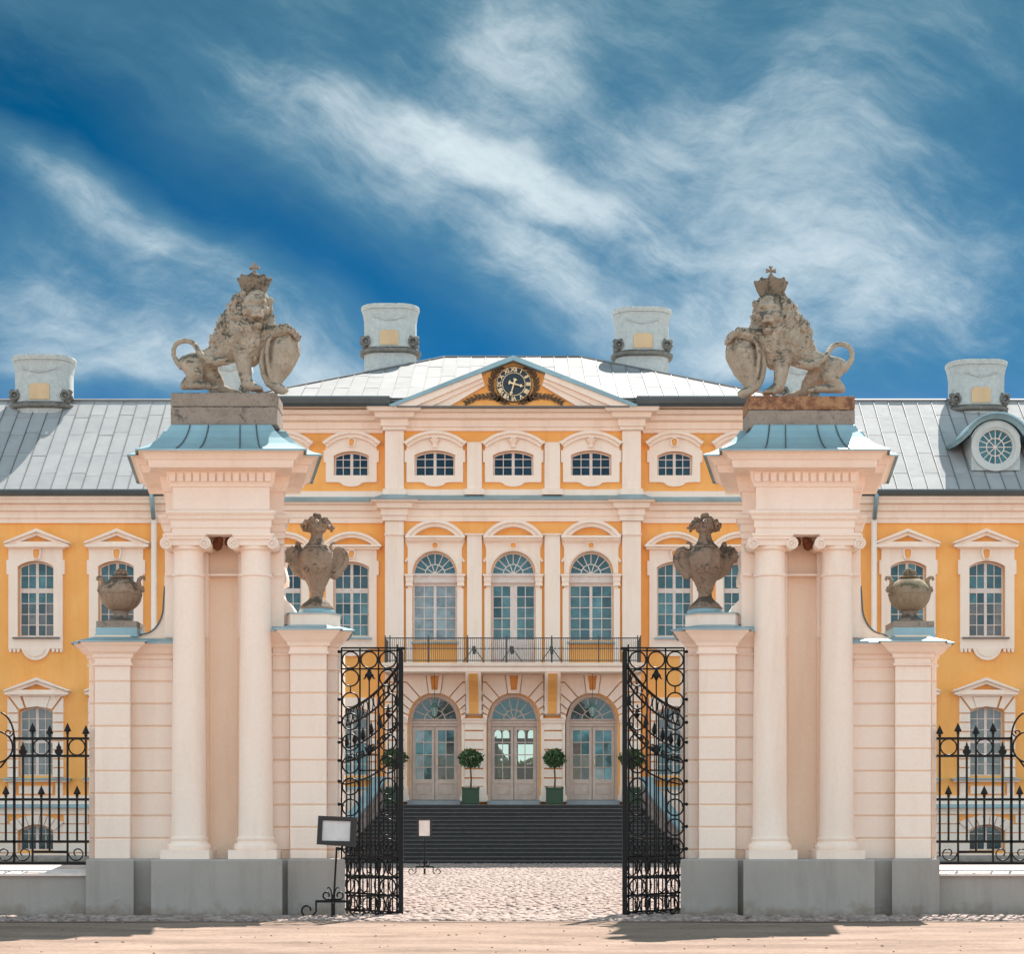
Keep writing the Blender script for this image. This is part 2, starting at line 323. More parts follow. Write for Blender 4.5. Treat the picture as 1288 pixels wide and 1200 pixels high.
class MB:
    def __init__(s): s.v = []; s.f = []; s.m = []; s.mi = 0
    def face(s, idx): s.f.append(tuple(idx)); s.m.append(s.mi)
    def add(s, vs, fs):
        o = len(s.v); s.v += [tuple(v) for v in vs]
        for f in fs: s.face([i+o for i in f])
        return s
    def box(s, x0, x1, y0, y1, z0, z1):
        vs = [(x, y, z) for z in (z0, z1) for y in (y0, y1) for x in (x0, x1)]
        return s.add(vs, [(0,1,5,4), (1,3,7,5), (3,2,6,7), (2,0,4,6), (4,5,7,6), (1,0,2,3)])
    def pbox(s, x0, x1, y0, y1, Y, df, db):
        """box from a pixel rectangle measured at depth Y, df in front of it, to db behind"""
        Q = Y-df if df >= 0.14 else Y
        return s.box(X(x0,Q), X(x1,Q), Y-df, Y+db, Z(y1,Q), Z(y0,Q))
    def plate(s, outer, holes, yf, yb):
        loops = [outer]+list(holes)
        tri = geometry.tessellate_polygon([[Vector((p[0], p[1], 0)) for p in l] for l in loops])
        flat = [p for l in loops for p in l]; n = len(flat)
        vs = [(p[0], yf, p[1]) for p in flat]+[(p[0], yb, p[1]) for p in flat]
        fs = [tuple(t) for t in tri]+[tuple(i+n for i in t[::-1]) for t in tri]
        k = 0
        for l in loops:
            m = len(l)
            for i in range(m): a, b = k+i, k+(i+1) % m; fs.append((a, b, b+n, a+n))
            k += m
        return s.add(vs, fs)
    def pplate(s, outer, holes, Y, df, db):
        Q = Y-df if df >= 0.14 else Y
        return s.plate([XZ(p, Q) for p in outer], [[XZ(p, Q) for p in h] for h in holes], Y-df, Y+db)
    def sweep(s, path, prof, closed=False, cap=False):
        """path in plan (x,y); outward is to the right of travel; prof = [(out, z)]"""
        n = len(path); mit = []
        for i in range(n):
            def nrm(a, b):
                d = Vector((b[0]-a[0], b[1]-a[1])); d.normalize(); return Vector((d.y, -d.x))
            if closed: n0 = nrm(path[i-1], path[i]); n1 = nrm(path[i], path[(i+1) % n])
            else:
                n0 = nrm(path[max(0,i-1)], path[max(1,i)]); n1 = nrm(path[min(n-2,i)], path[min(n-1,i+1)])
            b = n0+n1
            if b.length < 1e-6: b = n0
            b.normalize(); b /= max(0.3, b.dot(n0)); mit.append(b)
        k = len(prof); vs = [(p[0]+m.x*o, p[1]+m.y*o, z) for p, m in zip(path, mit) for (o, z) in prof]
        fs = []
        for i in range(n if closed else n-1):
            j = (i+1) % n
            for q in range(k-1): fs.append((i*k+q, j*k+q, j*k+q+1, i*k+q+1))
        s.add(vs, fs)
        if cap and closed:
            o = len(s.v)-len(vs)
            top = [o+i*k+k-1 for i in range(n)]
            tri = geometry.tessellate_polygon([[Vector((s.v[i][0], s.v[i][1], 0)) for i in top]])
            for t in tri: s.face([top[q] for q in t])
        return s
    def moulding(s, path, prof, Y, closed=False):
        """path of (x,z) on a wall plane Y, prof = [(outward in the plane, proud)]"""
        n = len(path); mit = []
        for i in range(n):
            def nrm(a, b):
                d = Vector((b[0]-a[0], b[1]-a[1])); d.normalize(); return Vector((-d.y, d.x))
            if closed: n0 = nrm(path[i-1], path[i]); n1 = nrm(path[i], path[(i+1) % n])
            else: n0 = nrm(path[max(0,i-1)], path[max(1,i)]); n1 = nrm(path[min(n-2,i)], path[min(n-1,i+1)])
            b = n0+n1; b.normalize(); b /= max(0.3, b.dot(n0)); mit.append(b)
        k = len(prof); vs = [(p[0]+m.x*a, Y-d, p[1]+m.y*a) for p, m in zip(path, mit) for (a, d) in prof]
        fs = []
        for i in range(n if closed else n-1):
            j = (i+1) % n
            for q in range(k-1): fs.append((i*k+q, j*k+q, j*k+q+1, i*k+q+1))
        if not closed: fs += [tuple(range(k)), tuple(range((n-1)*k, n*k))[::-1]]
        return s.add(vs, fs)
    def lathe(s, prof, cx, cy, n=24, rf=None):
        vs = []; k = len(prof)
        for i in range(n):
            a = 2*pi*i/n
            for (r, z) in prof:
                q = r*(rf(a, z) if rf else 1); vs.append((cx+q*cos(a), cy+q*sin(a), z))
        fs = [(i*k+q, ((i+1)%n)*k+q, ((i+1)%n)*k+q+1, i*k+q+1) for i in range(n) for q in range(k-1)]
        fs += [tuple(i*k for i in range(n))[::-1], tuple(i*k+k-1 for i in range(n))]
        return s.add(vs, fs)
    def tube(s, pts, r, n=6, closed=False):
        pts = [Vector(p) for p in pts]; m = len(pts); vs = []
        up = None
        for i, p in enumerate(pts):
            a = pts[(i-1) % m] if (closed or i > 0) else p; b = pts[(i+1) % m] if (closed or i < m-1) else p
            d = (b-a).normalized()
            if up is None:
                up = Vector((0,1,0)) if abs(d.y) < 0.9 else Vector((1,0,0))
            u = (up-d*up.dot(d)).normalized(); w = d.cross(u); up = u
            rr = r[i] if isinstance(r, (list, tuple)) else r
            for k in range(n):
                t = 2*pi*(k+0.5)/n; vs.append(p+u*rr*cos(t)+w*rr*sin(t))
        fs = []
        for i in range(m if closed else m-1):
            j = (i+1) % m
            for k in range(n): fs.append((i*n+k, i*n+(k+1)%n, j*n+(k+1)%n, j*n+k))
        if not closed: fs += [tuple(range(n))[::-1], tuple(range((m-1)*n, m*n))]
        return s.add(vs, fs)
    def ring(s, c, R, r, R2=None, n=24, k=4, ux=(1,0,0)):
        R2 = R2 or R; ux = Vector(ux)
        return s.tube([Vector(c)+ux*R*cos(2*pi*i/n)+Vector((0,0,R2*sin(2*pi*i/n))) for i in range(n)], r, k, True)
    def ball(s, c, r, n=10, sc=(1,1,1)):
        k = max(4, n//2)
        prof = [(r*sin(pi*i/k), r*cos(pi*(k-i)/k)) for i in range(k+1)]
        prof[0] = (1e-4, -r); prof[-1] = (1e-4, r)
        o = len(s.v); s.lathe(prof, 0, 0, n)
        for i in range(o, len(s.v)):
            v = s.v[i]; s.v[i] = (c[0]+v[0]*sc[0], c[1]+v[1]*sc[1], c[2]+v[2]*sc[2])
        return s
    def mesh(s, name, mats, origin=(0,0,0), smooth=False, fix=True):
        me = bpy.data.meshes.new(name)
        sx = -1 if MIR else 1
        vs = [(v[0]*sx-origin[0], v[1]-origin[1], v[2]-origin[2]) for v in s.v]
        me.from_pydata(vs, [], s.f)
        for m in (mats if isinstance(mats, (list, tuple)) else [mats]): me.materials.append(m)
        if len(me.materials) > 1: me.polygons.foreach_set('material_index', s.m)
        if fix:
            bm = bmesh.new(); bm.from_mesh(me)
            bmesh.ops.remove_doubles(bm, verts=bm.verts, dist=1e-5)
            bmesh.ops.recalc_face_normals(bm, faces=bm.faces); bm.to_mesh(me); bm.free()
        if smooth:
            me.polygons.foreach_set('use_smooth', [True]*len(me.polygons))
            if smooth == 'auto':
                try: me.set_sharp_from_angle(angle=radians(38))
                except Exception: pass
        me.update(); return me
    def build(s, name, mats, parent=None, smooth=False, origin=None, fix=True, kind=None, label=None):
        if origin is None:
            origin = WLOC[parent] if parent else Vector((0,0,0))
        origin = Vector(origin)
        o = bpy.data.objects.new(name, s.mesh(name, mats, origin, smooth, fix)); C.objects.link(o)
        WLOC[o] = origin.copy()
        if parent: o.parent = parent; o.location = origin-WLOC[parent]
        else: o.location = origin
        if kind: o['kind'] = kind
        if label: o['label'] = label
        return o
def thing(name, loc, label, cat, group=None):
    o = bpy.data.objects.new(name, None); C.objects.link(o); loc = Vector(loc)
    if MIR: loc.x = -loc.x
    o.location = loc; o['label'] = label; o['category'] = cat; o.empty_display_size = 0.3
    if group: o['group'] = group
    WLOC[o] = loc.copy(); return o
def inst(name, me, parent, loc, rot=None):
    o = bpy.data.objects.new(name, me); C.objects.link(o); loc = Vector(loc)
    if MIR: loc.x = -loc.x
    o.parent = parent; o.location = loc-WLOC[parent]; WLOC[o] = loc.copy()
    if rot: o.rotation_euler = rot
    return o
def copy_tree(root, loc, label=None, group=None):
    r = root.copy(); C.objects.link(r); r.location = loc; WLOC[r] = Vector(loc)
    if label: r['label'] = label
    if group: r['group'] = group
    for ch in list(root.children):
        c = ch.copy(); C.objects.link(c); c.parent = r
        for g in list(ch.children):
            d = g.copy(); C.objects.link(d); d.parent = c
    return r
def structure(name, mb, mat, **k):
    o = mb.build(name, mat, **k); o['kind'] = 'structure'; return o
def clip_poly(poly, a, b, c):
    """keep a*x+b*y <= c"""
    out = []
    for i in range(len(poly)):
        p, q = poly[i], poly[(i+1) % len(poly)]
        fp, fq = a*p[0]+b*p[1]-c, a*q[0]+b*q[1]-c
        if fp <= 0: out.append(p)
        if fp*fq < 0:
            t = fp/(fp-fq); out.append((p[0]+(q[0]-p[0])*t, p[1]+(q[1]-p[1])*t))
    return out

# ================================================================== SETTING: ground
g = MB(); g.add([(-1500,-600,0),(1500,-600,0),(1500,3000,0),(-1500,3000,0)], [(0,1,2,3)])
structure('ground', g, GRASS)
def sheet(name, x0, x1, y0, y1, z, mat, nx=60, ny=60, amp=0.0):
    s = MB()
    for j in range(ny+1):
        for i in range(nx+1):
            x = x0+(x1-x0)*i/nx; y = y0+(y1-y0)*j/ny
            s.v.append((x, y, z+amp*noise.noise(Vector((x*0.7, y*0.9, 1)))))
    for j in range(ny):
        for i in range(nx): a = j*(nx+1)+i; s.face((a, a+1, a+nx+2, a+nx+1))
    return structure(name, s, mat, fix=False, smooth=True)
sheet('dirt_road', -40, 40, -20, 23.72, 0.012, DIRT, 80, 80, 0.006)
edge = MB(); n = 700     # ragged edge where the dirt runs out over the stones
for i in range(n+1):
    x = -30+60*i/n; edge.v += [(x, 23.6, 0.020), (x, 23.86+0.16*noise.noise(Vector((x*0.9, 0, 5)))+0.07*noise.noise(Vector((x*5, 0, 9)))+0.03*noise.noise(Vector((x*17, 0, 2))), 0.014)]
for i in range(n): edge.face((2*i, 2*i+2, 2*i+3, 2*i+1))
structure('dirt_road_edge', edge, DIRT, fix=False)
sheet('cobbled_verge', -40, 40, 23.7, 26.9, 0.008, EARTH, 40, 6)
sheet('courtyard', -40, 40, 26.9, 66, 0.008, COURT, 40, 40)

# cobbles: real low domed stones, too many to count
def stones(name, label, gen, mat, cat):
    vs = []; fs = []
    for (x, y, sx, sy, h, a) in gen:
        o = len(vs); n = 7; ca, sa = cos(a), sin(a)
        for (k, zz) in ((1.0, -0.01), (0.93, h*0.65), (0.55, h)):
            for i in range(n):
                t = 2*pi*i/n; q = k*(1+0.16*sin(3*t+x*17+y*9))
                dx, dy = sx*q*cos(t), sy*q*sin(t)
                vs.append((x+dx*ca-dy*sa, y+dx*sa+dy*ca, zz))
        for l in (0, 1):
            for i in range(n): fs.append((o+l*n+i, o+l*n+(i+1)%n, o+(l+1)*n+(i+1)%n, o+(l+1)*n+i))
        fs.append(tuple(o+2*n+i for i in range(n)))
    s = MB(); s.v = vs; s.f = fs; s.m = [0]*len(fs)
    o = s.build(name, mat, fix=False, smooth=True); o['kind'] = 'stuff'; o['label'] = label; o['category'] = cat
    return o
def cobble_gen(rs):
    y = 24.05
    while y < 60.0:
        half = 0.13*y+0.8; x = -half+rs.random()*0.1
        while x < half:
            s = 0.052+rs.random()*0.026
            x += s*2.35
            if abs(x) > 2.6 and y < 26.8: continue
            yield (x, y+rs.uniform(-.025,.025), s, 0.062+rs.random()*0.022, 0.026+rs.random()*0.026, rs.uniform(-.3,.3))
        y += 0.145
rs = random.Random(3)
stones('cobblestones', 'pinkish cobblestones paving the way from the gate to the steps', cobble_gen(rs), COBBLE, 'cobblestones')
def verge_gen(rs):
    for i in range(5200):
        x = rs.uniform(-9.5, 9.5); t = rs.random(); y = 25.0-1.15*t**0.9-0.10*abs(noise.noise(Vector((x*1.5,3,0))))
        if rs.random() < 0.65*t: continue
        s = rs.uniform(0.022, 0.10)*(1-0.4*t)
        yield (x, y, s*rs.uniform(1,1.4), s, s*rs.uniform(0.35, 0.7), rs.uniform(0,3))
stones('verge_stones', 'rough half buried fieldstones along the foot of the gate piers', verge_gen(rs), COBBLE, 'stones')
def grit_gen(rs):
    for i in range(150):
        y = rs.uniform(15.5, 24.2); x = rs.uniform(-.31, .31)*y
        s = rs.uniform(0.006, 0.020)*(1.6 if rs.random() < 0.06 else 1)
        yield (x, y, s, s*0.8, 0.016+s*0.55, rs.uniform(0,3))
stones('road_grit', 'loose pebbles scattered over the sandy road', grit_gen(rs), DIRT, 'pebbles')

# ================================================================== PALACE
YR = 65.0; YS = 65.35
palace = thing('palace', (0, YR, 0), 'long ochre and white baroque palace with a clock in its pediment', 'palace')
def mb(): return MB()
# ---- openings, collected first so that the walls can be cut
def seg(cx, w, ya, ys, yb): return arch_outline(cx, w, yb, ys, ya)
bays_r = [547.0, 645.5, 743.5]
bays_s = [CX-288, CX-203, CX+203.5, CX+287]
bays_w = [CX-o for o in (898, 798, 698, 599.5, 498.5, 400)]+[CX+o for o in (400, 497, 596, 696, 796, 896)]
holes_r = []; holes_sl = []; holes_sr = []; holes_wl = []; holes_wr = []
for cx in bays_r:
    holes_r += [seg(cx, 51, 567, 573, 598), seg(cx, 56, 694, 722, 806 if abs(cx-645.5) > 1 else 834), seg(cx, 66, 873, 905, 1008)]
for cx in bays_s:
    h = holes_sl if cx < CX else holes_sr
    h += [seg(cx, 44, 568, 574, 598), seg(cx, 45, 707, 714, 801), seg(cx, 43, 889, 895, 976)]
for cx in bays_w:
    h = holes_wl if cx < CX else holes_wr
    h += [seg(cx, 45, 706, 713, 801), seg(cx, 43, 889, 895, 976), seg(cx, 44, 1038, 1046, 1070)]
def rect(x0, x1, y0, y1): return [(x0,y1), (x0,y0), (x1,y0), (x1,y1)]
w = mb(); w.pplate(rect(484, 806, 505, 1080), holes_r, YR, 0, 0.5); w.build('wall', ORANGE, palace)
for (a, b, hs, top) in ((299, 484, holes_sl, 505), (806, 991, holes_sr, 505), (-420, 299, holes_wl, 622), (991, 1710, holes_wr, 622)):
    w = mb(); w.pplate(rect(a, b, top, 1082), hs, YS, 0, 0.5); w.build('wall', ORANGE, palace)
# sides and rear of the body
w = mb(); zt = Z(505, YS)
for x in (299, 991): w.box(X(x,YS)-0.2, X(x,YS)+0.2, YS+0.5, 79.5, 0, zt)
w.box(X(299,YS), -1.5, 79.1, 79.5, 0, zt); w.box(1.5, X(991,YS), 79.1, 79.5, 0, zt); w.box(-1.5, 1.5, 79.1, 79.5, 6.2, zt)
w.box(X(-420,YS), X(299,YS)-0.2, 79.1, 79.5, 0, 13.5); w.box(X(991,YS)+0.2, X(1710,YS), 79.1, 79.5, 0, 13.5)
w.box(X(-420,YS)-0.3, X(-420,YS), YS, 79.5, 0, 13.5); w.box(X(1710,YS), X(1710,YS)+0.3, YS, 79.5, 0, 13.5)
w.build('rear_wall', ORANGE, palace)
# hall behind the middle door, open to the garden at its far end
w = mb(); w.box(-1.7, -1.5, 65.52, 79.1, 0.5, 6.6); w.box(1.5, 1.7, 65.52, 79.1, 0.5, 6.6)
w.box(-1.5, 1.5, 65.52, 79.1, 6.3, 6.6); w.box(-1.5, 1.5, 65.52, 79.1, 1.9, 2.1)
w.plate([(-1.5,2.1),(-1.5,6.2),(1.5,6.2),(1.5,2.1)], [[XZ(p, 78.9) for p in h_] for h_ in ([arch_outline(c_, 8.6, 929, 922.5, 918.5, 6) for c_ in (626.3, 636.3, 655.8, 668.2)]+[rect(626.5, 639.5, 936.5, 979), rect(651.5, 673, 936.5, 962)])], 78.9, 79.05)
w.build('hall', DARK, palace)

# ---- windows
def cols4(h, fr=2.4, mu=3.6, bar=1.0):
    c = (h-fr-mu/2-bar)/2
    return [(-h+fr, -h+fr+c), (-h+fr+c+bar, -mu/2), (mu/2, mu/2+c), (h-fr-c, h-fr)]
def rows(y0, y1, n, bar=1.0):
    hgt = (y1-y0-bar*(n-1))/n
    return [(y0+i*(hgt+bar), y0+i*(hgt+bar)+hgt) for i in range(n)]
SHARED = {}
def pane_set(win, polys, Y, rec, mats, single):
    """glass behind the frame; single panes are objects, else one joined sheet"""
    if single:
        for k, (p, mt) in enumerate(polys):
            xs = [q[0] for q in p]; ys = [q[1] for q in p]; x0, x1, y0, y1 = min(xs), max(xs), min(ys), max(ys)
            o3 = (X((x0+x1)/2, Y), Y+rec, Z((y0+y1)/2, Y))
            key = (round(x1-x0, 2), round(y1-y0, 2), round(Y, 2), mt.name) if len(p) == 4 else None
            if key and key in SHARED: me = SHARED[key]
            else:
                e = 0.35; pp = [(q[0]+(e if q[0] > (x0+x1)/2 else -e), q[1]+(e if q[1] > (y0+y1)/2 else -e)) for q in p]
                b = mb(); b.plate([XZ(q, Y) for q in pp], [], Y+rec-0.004, Y+rec+0.004)
                sx = o3; me = b.mesh('pane', mt, sx)
                if key: SHARED[key] = me
            inst('pane', me, win, o3, (radians(random.uniform(-.9,.9)), 0, radians(random.uniform(-.7,.7))))
    else:
        by = {}
        for p, mt in polys: by.setdefault(mt.name, (mt, []))[1].append(p)
        for mt, ps in by.values():
            b = mb()
            for p in ps:
                xs = [q[0] for q in p]; ys = [q[1] for q in p]; mx, my = sum(xs)/len(xs), sum(ys)/len(ys)
                t = random.uniform(-.004,.004)
                b.plate([XZ((q[0]+(0.35 if q[0] > mx else -0.35), q[1]+(0.35 if q[1] > my else -0.35)), Y) for q in p], [], Y+rec-0.004+t, Y+rec+0.004+t)
            b.build('pane', mt, win, kind='stuff')
def window(cx, wd, ya, ys, yb, Y, rowsets, mats, single=True, rec=0.20, extra=None, frame_mat=None, label=None, cols=None, pane_fn=None):
    """opening in photo pixels at wall plane Y; rowsets = [(y0, y1, n)]"""
    h = wd/2; top = arch_top(cx, wd, ys, ya, 2.2); cells = []
    for si, (y0, y1, n) in enumerate(rowsets):
        for ri, (a, b) in enumerate(rows(y0, y1, n)):
            for ci, (c0, c1) in enumerate(cols or cols4(h)):
                t0, t1 = top(cx+c0), top(cx+c1); tm = top(cx+(c0+c1)/2)
                mt = mats[min(si, len(mats)-1)] if not pane_fn else pane_fn(si, ri, ci)
                if a > max(t0, t1, tm): p = [(cx+c0, b), (cx+c0, a), (cx+c1, a), (cx+c1, b)]
                else: p = [(cx+c0, b), (cx+c0, max(a, t0)), (cx+(c0+c1)/2, max(a, tm)), (cx+c1, max(a, t1)), (cx+c1, b)]
                cells.append((p, mt))
    if extra: cells += extra
    f = mb(); f.pplate(arch_outline(cx, wd-0.1, yb, ys, ya+0.05), [c[0] for c in cells], Y, -rec+0.03, rec+0.03)
    win = f.build('window', frame_mat or TRIMD, palace, origin=(X(cx,Y), Y, Z(yb,Y)), label=label)
    pane_set(win, cells, Y, rec, mats, single)
    return win
def fan_cells(cx, cy, ri, ro, r0, n_out, n_in, gap=1.0):
    """fanlight cells: outer sectors between ri and ro, inner between r0 and ri"""
    out = []
    for (ra, rb, n) in ((ri+gap*0.7, ro, n_out), (r0, ri-gap*0.7, n_in)):
        for k in range(n):
            a0 = pi*k/n; a1 = pi*(k+1)/n
            da = gap*0.5/ra; db = gap*0.5/rb
            ia = arc_pts(cx, cy, ra, a1-da if k < n-1 else a1, a0+da if k > 0 else a0, 3)
            oa = arc_pts(cx, cy, rb, a0+db if k > 0 else a0, a1-db if k < n-1 else a1, 4)
            out.append(oa+ia)
    return out
def fan_bars(win, cx, cy, ri, ro, rout, n_out, n_in, Y, rec, mat, gm):
    f = mb()
    def band(r0, r1, df, db, n=20):
        f.pplate([(cx+r1*cos(pi*k/n), cy-r1*sin(pi*k/n)) for k in range(n+1)]+[(cx+r0*cos(pi*k/n), cy-r0*sin(pi*k/n)) for k in range(n, -1, -1)], [], Y, -rec-df, rec+db)
    band(ro, rout, 0.0, 0.06); band(ri-0.6, ri+0.6, 0.012, 0.05); band(0.2, 3.4, 0.006, 0.055, 10)
    for (a, b_, n) in ((ri+0.3, ro+0.3, n_out), (3.0, ri-0.3, n_in)):
        for k in range(1, n):
            t = pi*k/n; ux, uy, nx, ny = cos(t), -sin(t), sin(t)*0.55, cos(t)*0.55
            f.pplate([(cx+ux*a-nx, cy+uy*a-ny), (cx+ux*b_-nx, cy+uy*b_-ny), (cx+ux*b_+nx, cy+uy*b_+ny), (cx+ux*a+nx, cy+uy*a+ny)], [], Y, -rec-0.015, rec+0.045)
    f.pbox(cx-rout, cx+rout, cy-1.3, cy+0.4, Y, -rec-0.003, rec+0.058)
    f.build('fanlight_frame', mat, win)
    f = mb()
    for (a, b_, n) in ((ri, ro+0.4, n_out), (1.0, ri, n_in)):
        for k in range(n):
            t0, t1 = pi*k/n, pi*(k+1)/n; e = random.uniform(-.004, .004)
            f.pplate([(cx+b_*cos(t0+(t1-t0)*q/4), cy-b_*sin(t0+(t1-t0)*q/4)) for q in range(5)]+[(cx+a*cos(t1), cy-a*sin(t1)), (cx+a*cos(t0), cy-a*sin(t0))], [], Y, -rec-0.028+e, rec+0.034+e)
    f.build('fanlight_glass', gm, win)
def blocks_part(name, mbx, mat, parent): return mbx.build(name, mat, parent)
def hood_arch(b, cx, half, y_end, y_apex, thick, Y, proud):
    """segmental hood with moulded edge"""
    s = y_end-y_apex; R = (half*half+s*s)/(2*s); cy = y_apex+R; a = math.asin(min(1, half/R))
    n = 18
    outer = [(cx+R*sin(-a+2*a*i/n), cy-R*cos(-a+2*a*i/n)) for i in range(n+1)]
    inner = [(cx+(R-thick)*sin(-a+2*a*i/n), cy-(R-thick)*cos(-a+2*a*i/n)) for i in range(n+1)]
    mid = [(cx+(R-thick*0.42)*sin(-a+2*a*i/n), cy-(R-thick*0.42)*cos(-a+2*a*i/n)) for i in range(n+1)]
    b.pplate(outer+mid[::-1], [], Y, proud+0.14, 0)
    b.pplate([(p[0], p[1]) for p in mid]+inner[::-1], [], Y, proud+0.05, 0)
    return inner
def tri_hood(b, cx, half, y_apex, y_end, y_base, tri_half, tri_apex, tri_base, Y):
    b.pplate([(cx-half, y_end), (cx, y_apex), (cx+half, y_end), (cx+half, y_end+2.2), (cx, y_apex+4.0), (cx-half, y_end+2.2)], [], Y, 0.34, 0)
    b.pplate([(cx-half+2, y_end+2.3), (cx, y_apex+4.1), (cx+half-2, y_end+2.3), (cx+half-2, y_end+3.2), (cx-half+2, y_end+3.2)],
             [[(cx-tri_half, tri_base), (cx, tri_apex), (cx+tri_half, tri_base)]], Y, 0.22, 0)
    b.pplate([(cx-half, y_end+3.2), (cx+half, y_end+3.2), (cx+half-2, y_base-2), (cx-half+2, y_base-2)], [], Y, 0.30, 0)
    b.pplate([(cx-half+4, y_base-2), (cx+half-4, y_base-2), (cx+half-5.5, y_base), (cx-half+5.5, y_base)], [], Y, 0.18, 0)
def keystone(win, cx, y0, y1, hw, Y, rim=1.6):
    b = mb()
    sh = lambda e: [(cx-hw-e, y0-e*0.6), (cx-hw*0.4, y0-1.5-e), (cx+hw*0.4, y0-1.5-e), (cx+hw+e, y0-e*0.6), (cx+hw*0.95+e, (y0+y1)/2), (cx+hw*0.6+e*0.8, y1+e*0.6), (cx-hw*0.6-e*0.8, y1+e*0.6), (cx-hw*0.95-e, (y0+y1)/2)]
    b.pplate(sh(rim), [sh(0)], Y, 0.19, 0)
    b.build('keystone', WHITE, win)
    b = mb(); b.pplate(sh(-0.05), [], Y, 0.125, 0); b.build('keystone_inset', ORANGE, win)
def shell(win, cx, cy, r, Y):
    b = mb()
    for k in range(5):
        a = radians(-52+26*k); c = (X(cx+sin(a)*r*0.45, Y), Y-0.13, Z(cy+r*0.4-cos(a)*r*0.5, Y))
        tip = (X(cx+sin(a)*r*1.05, Y), Y-0.16, Z(cy+r*0.5-cos(a)*r*1.25, Y))
        root_ = (X(cx+sin(a)*r*0.25, Y), Y-0.13, Z(cy+r*0.75, Y))
        b.tube([root_, c, tip], [0.02, 0.055, 0.035], 5)
    b.build('shell_ornament', ORANGE, win)
    b = mb()
    for k in range(4):
        a = radians(-39+26*k)
        b.tube([(X(cx+sin(a)*r*0.3, Y), Y-0.14, Z(cy+r*0.7, Y)), (X(cx+sin(a)*r*1.2, Y), Y-0.19, Z(cy+r*0.5-cos(a)*r*1.35, Y))], [0.02, 0.045], 5)
    b.pplate(arc_pts(cx, cy+r*0.95, r*0.55, 0, pi, 8), [], Y, 0.17, 0)
    b.build('shell_rib', WHITE, win)
def sill(win, cx, h, y, Y, mat=None, hh=2.2, pr=0.22):
    b = mb(); b.pbox(cx-h, cx+h, y, y+hh, Y, pr, 0); b.build('sill', mat or BLUEM, win)
def apron_pts(cx, hw, yt, yb, br, bump):
    s = [(cx-hw, yt), (cx-hw, yb)]
    s += [(cx-br-6, yb), (cx-br, yb+1)] + [(cx+br*sin(t)*1.0, yb+bump*(cos(t))**0.8) for t in [radians(v) for v in (-70,-50,-30,-12,0,12,30,50,70)]] + [(cx+br, yb+1), (cx+br+6, yb)]
    s += [(cx+hw, yb), (cx+hw, yt)]
    return s
# upper storey windows
def upper_window(cx, wd, hw, Y, sh):
    top = 567 if sh else 568; spr = 573 if sh else 574
    win = window(cx, wd, top, spr, 598, Y, [(top, 597, 3)], [G_UP], single=False, rec=0.16)
    op = arch_outline(cx, wd, 598.5, spr, top)
    ap = apron_pts(cx, hw, 566, 607, 13, 5.5)
    body = [(cx-hw, 556), (cx-hw, 567), (cx-hw-2.6, 567), (cx-hw-2.6, 582), (cx-hw, 582)] + ap[1:-1] + [(cx+hw, 582), (cx+hw+2.6, 582), (cx+hw+2.6, 567), (cx+hw, 567), (cx+hw, 556)]
    s = cx; half = hw+3; R = (half*half+12.0**2)/24.0
    toparc = [(cx+hw-(2*hw)*i/14, 544+R-sqrt(R*R-(hw-(2*hw)*i/14)**2)+2.5) for i in range(1, 14)]
    b = mb(); b.pplate(body+toparc, [op], Y, 0.09, 0); b.build('surround', WHITE, win)
    b = mb(); hood_arch(b, cx, hw+4.5 if not sh else hw+3.6, 556, 541.5, 8.5, Y, 0.14)
    b.pbox(cx-hw-4.5, cx-hw+3, 554.6, 557, Y, 0.26, 0); b.pbox(cx+hw-3, cx+hw+4.5, 554.6, 557, Y, 0.26, 0)
    b.build('hood', WHITE, win)
    if sh: shell(win, cx, 556.5, 6.2, Y)
    else: keystone(win, cx, 553, 561, 3.3, Y)
    return win
for cx in bays_r: upper_window(cx, 51, 35.5, YR, True)
for cx in bays_s: upper_window(cx, 44, 32, YS, False)
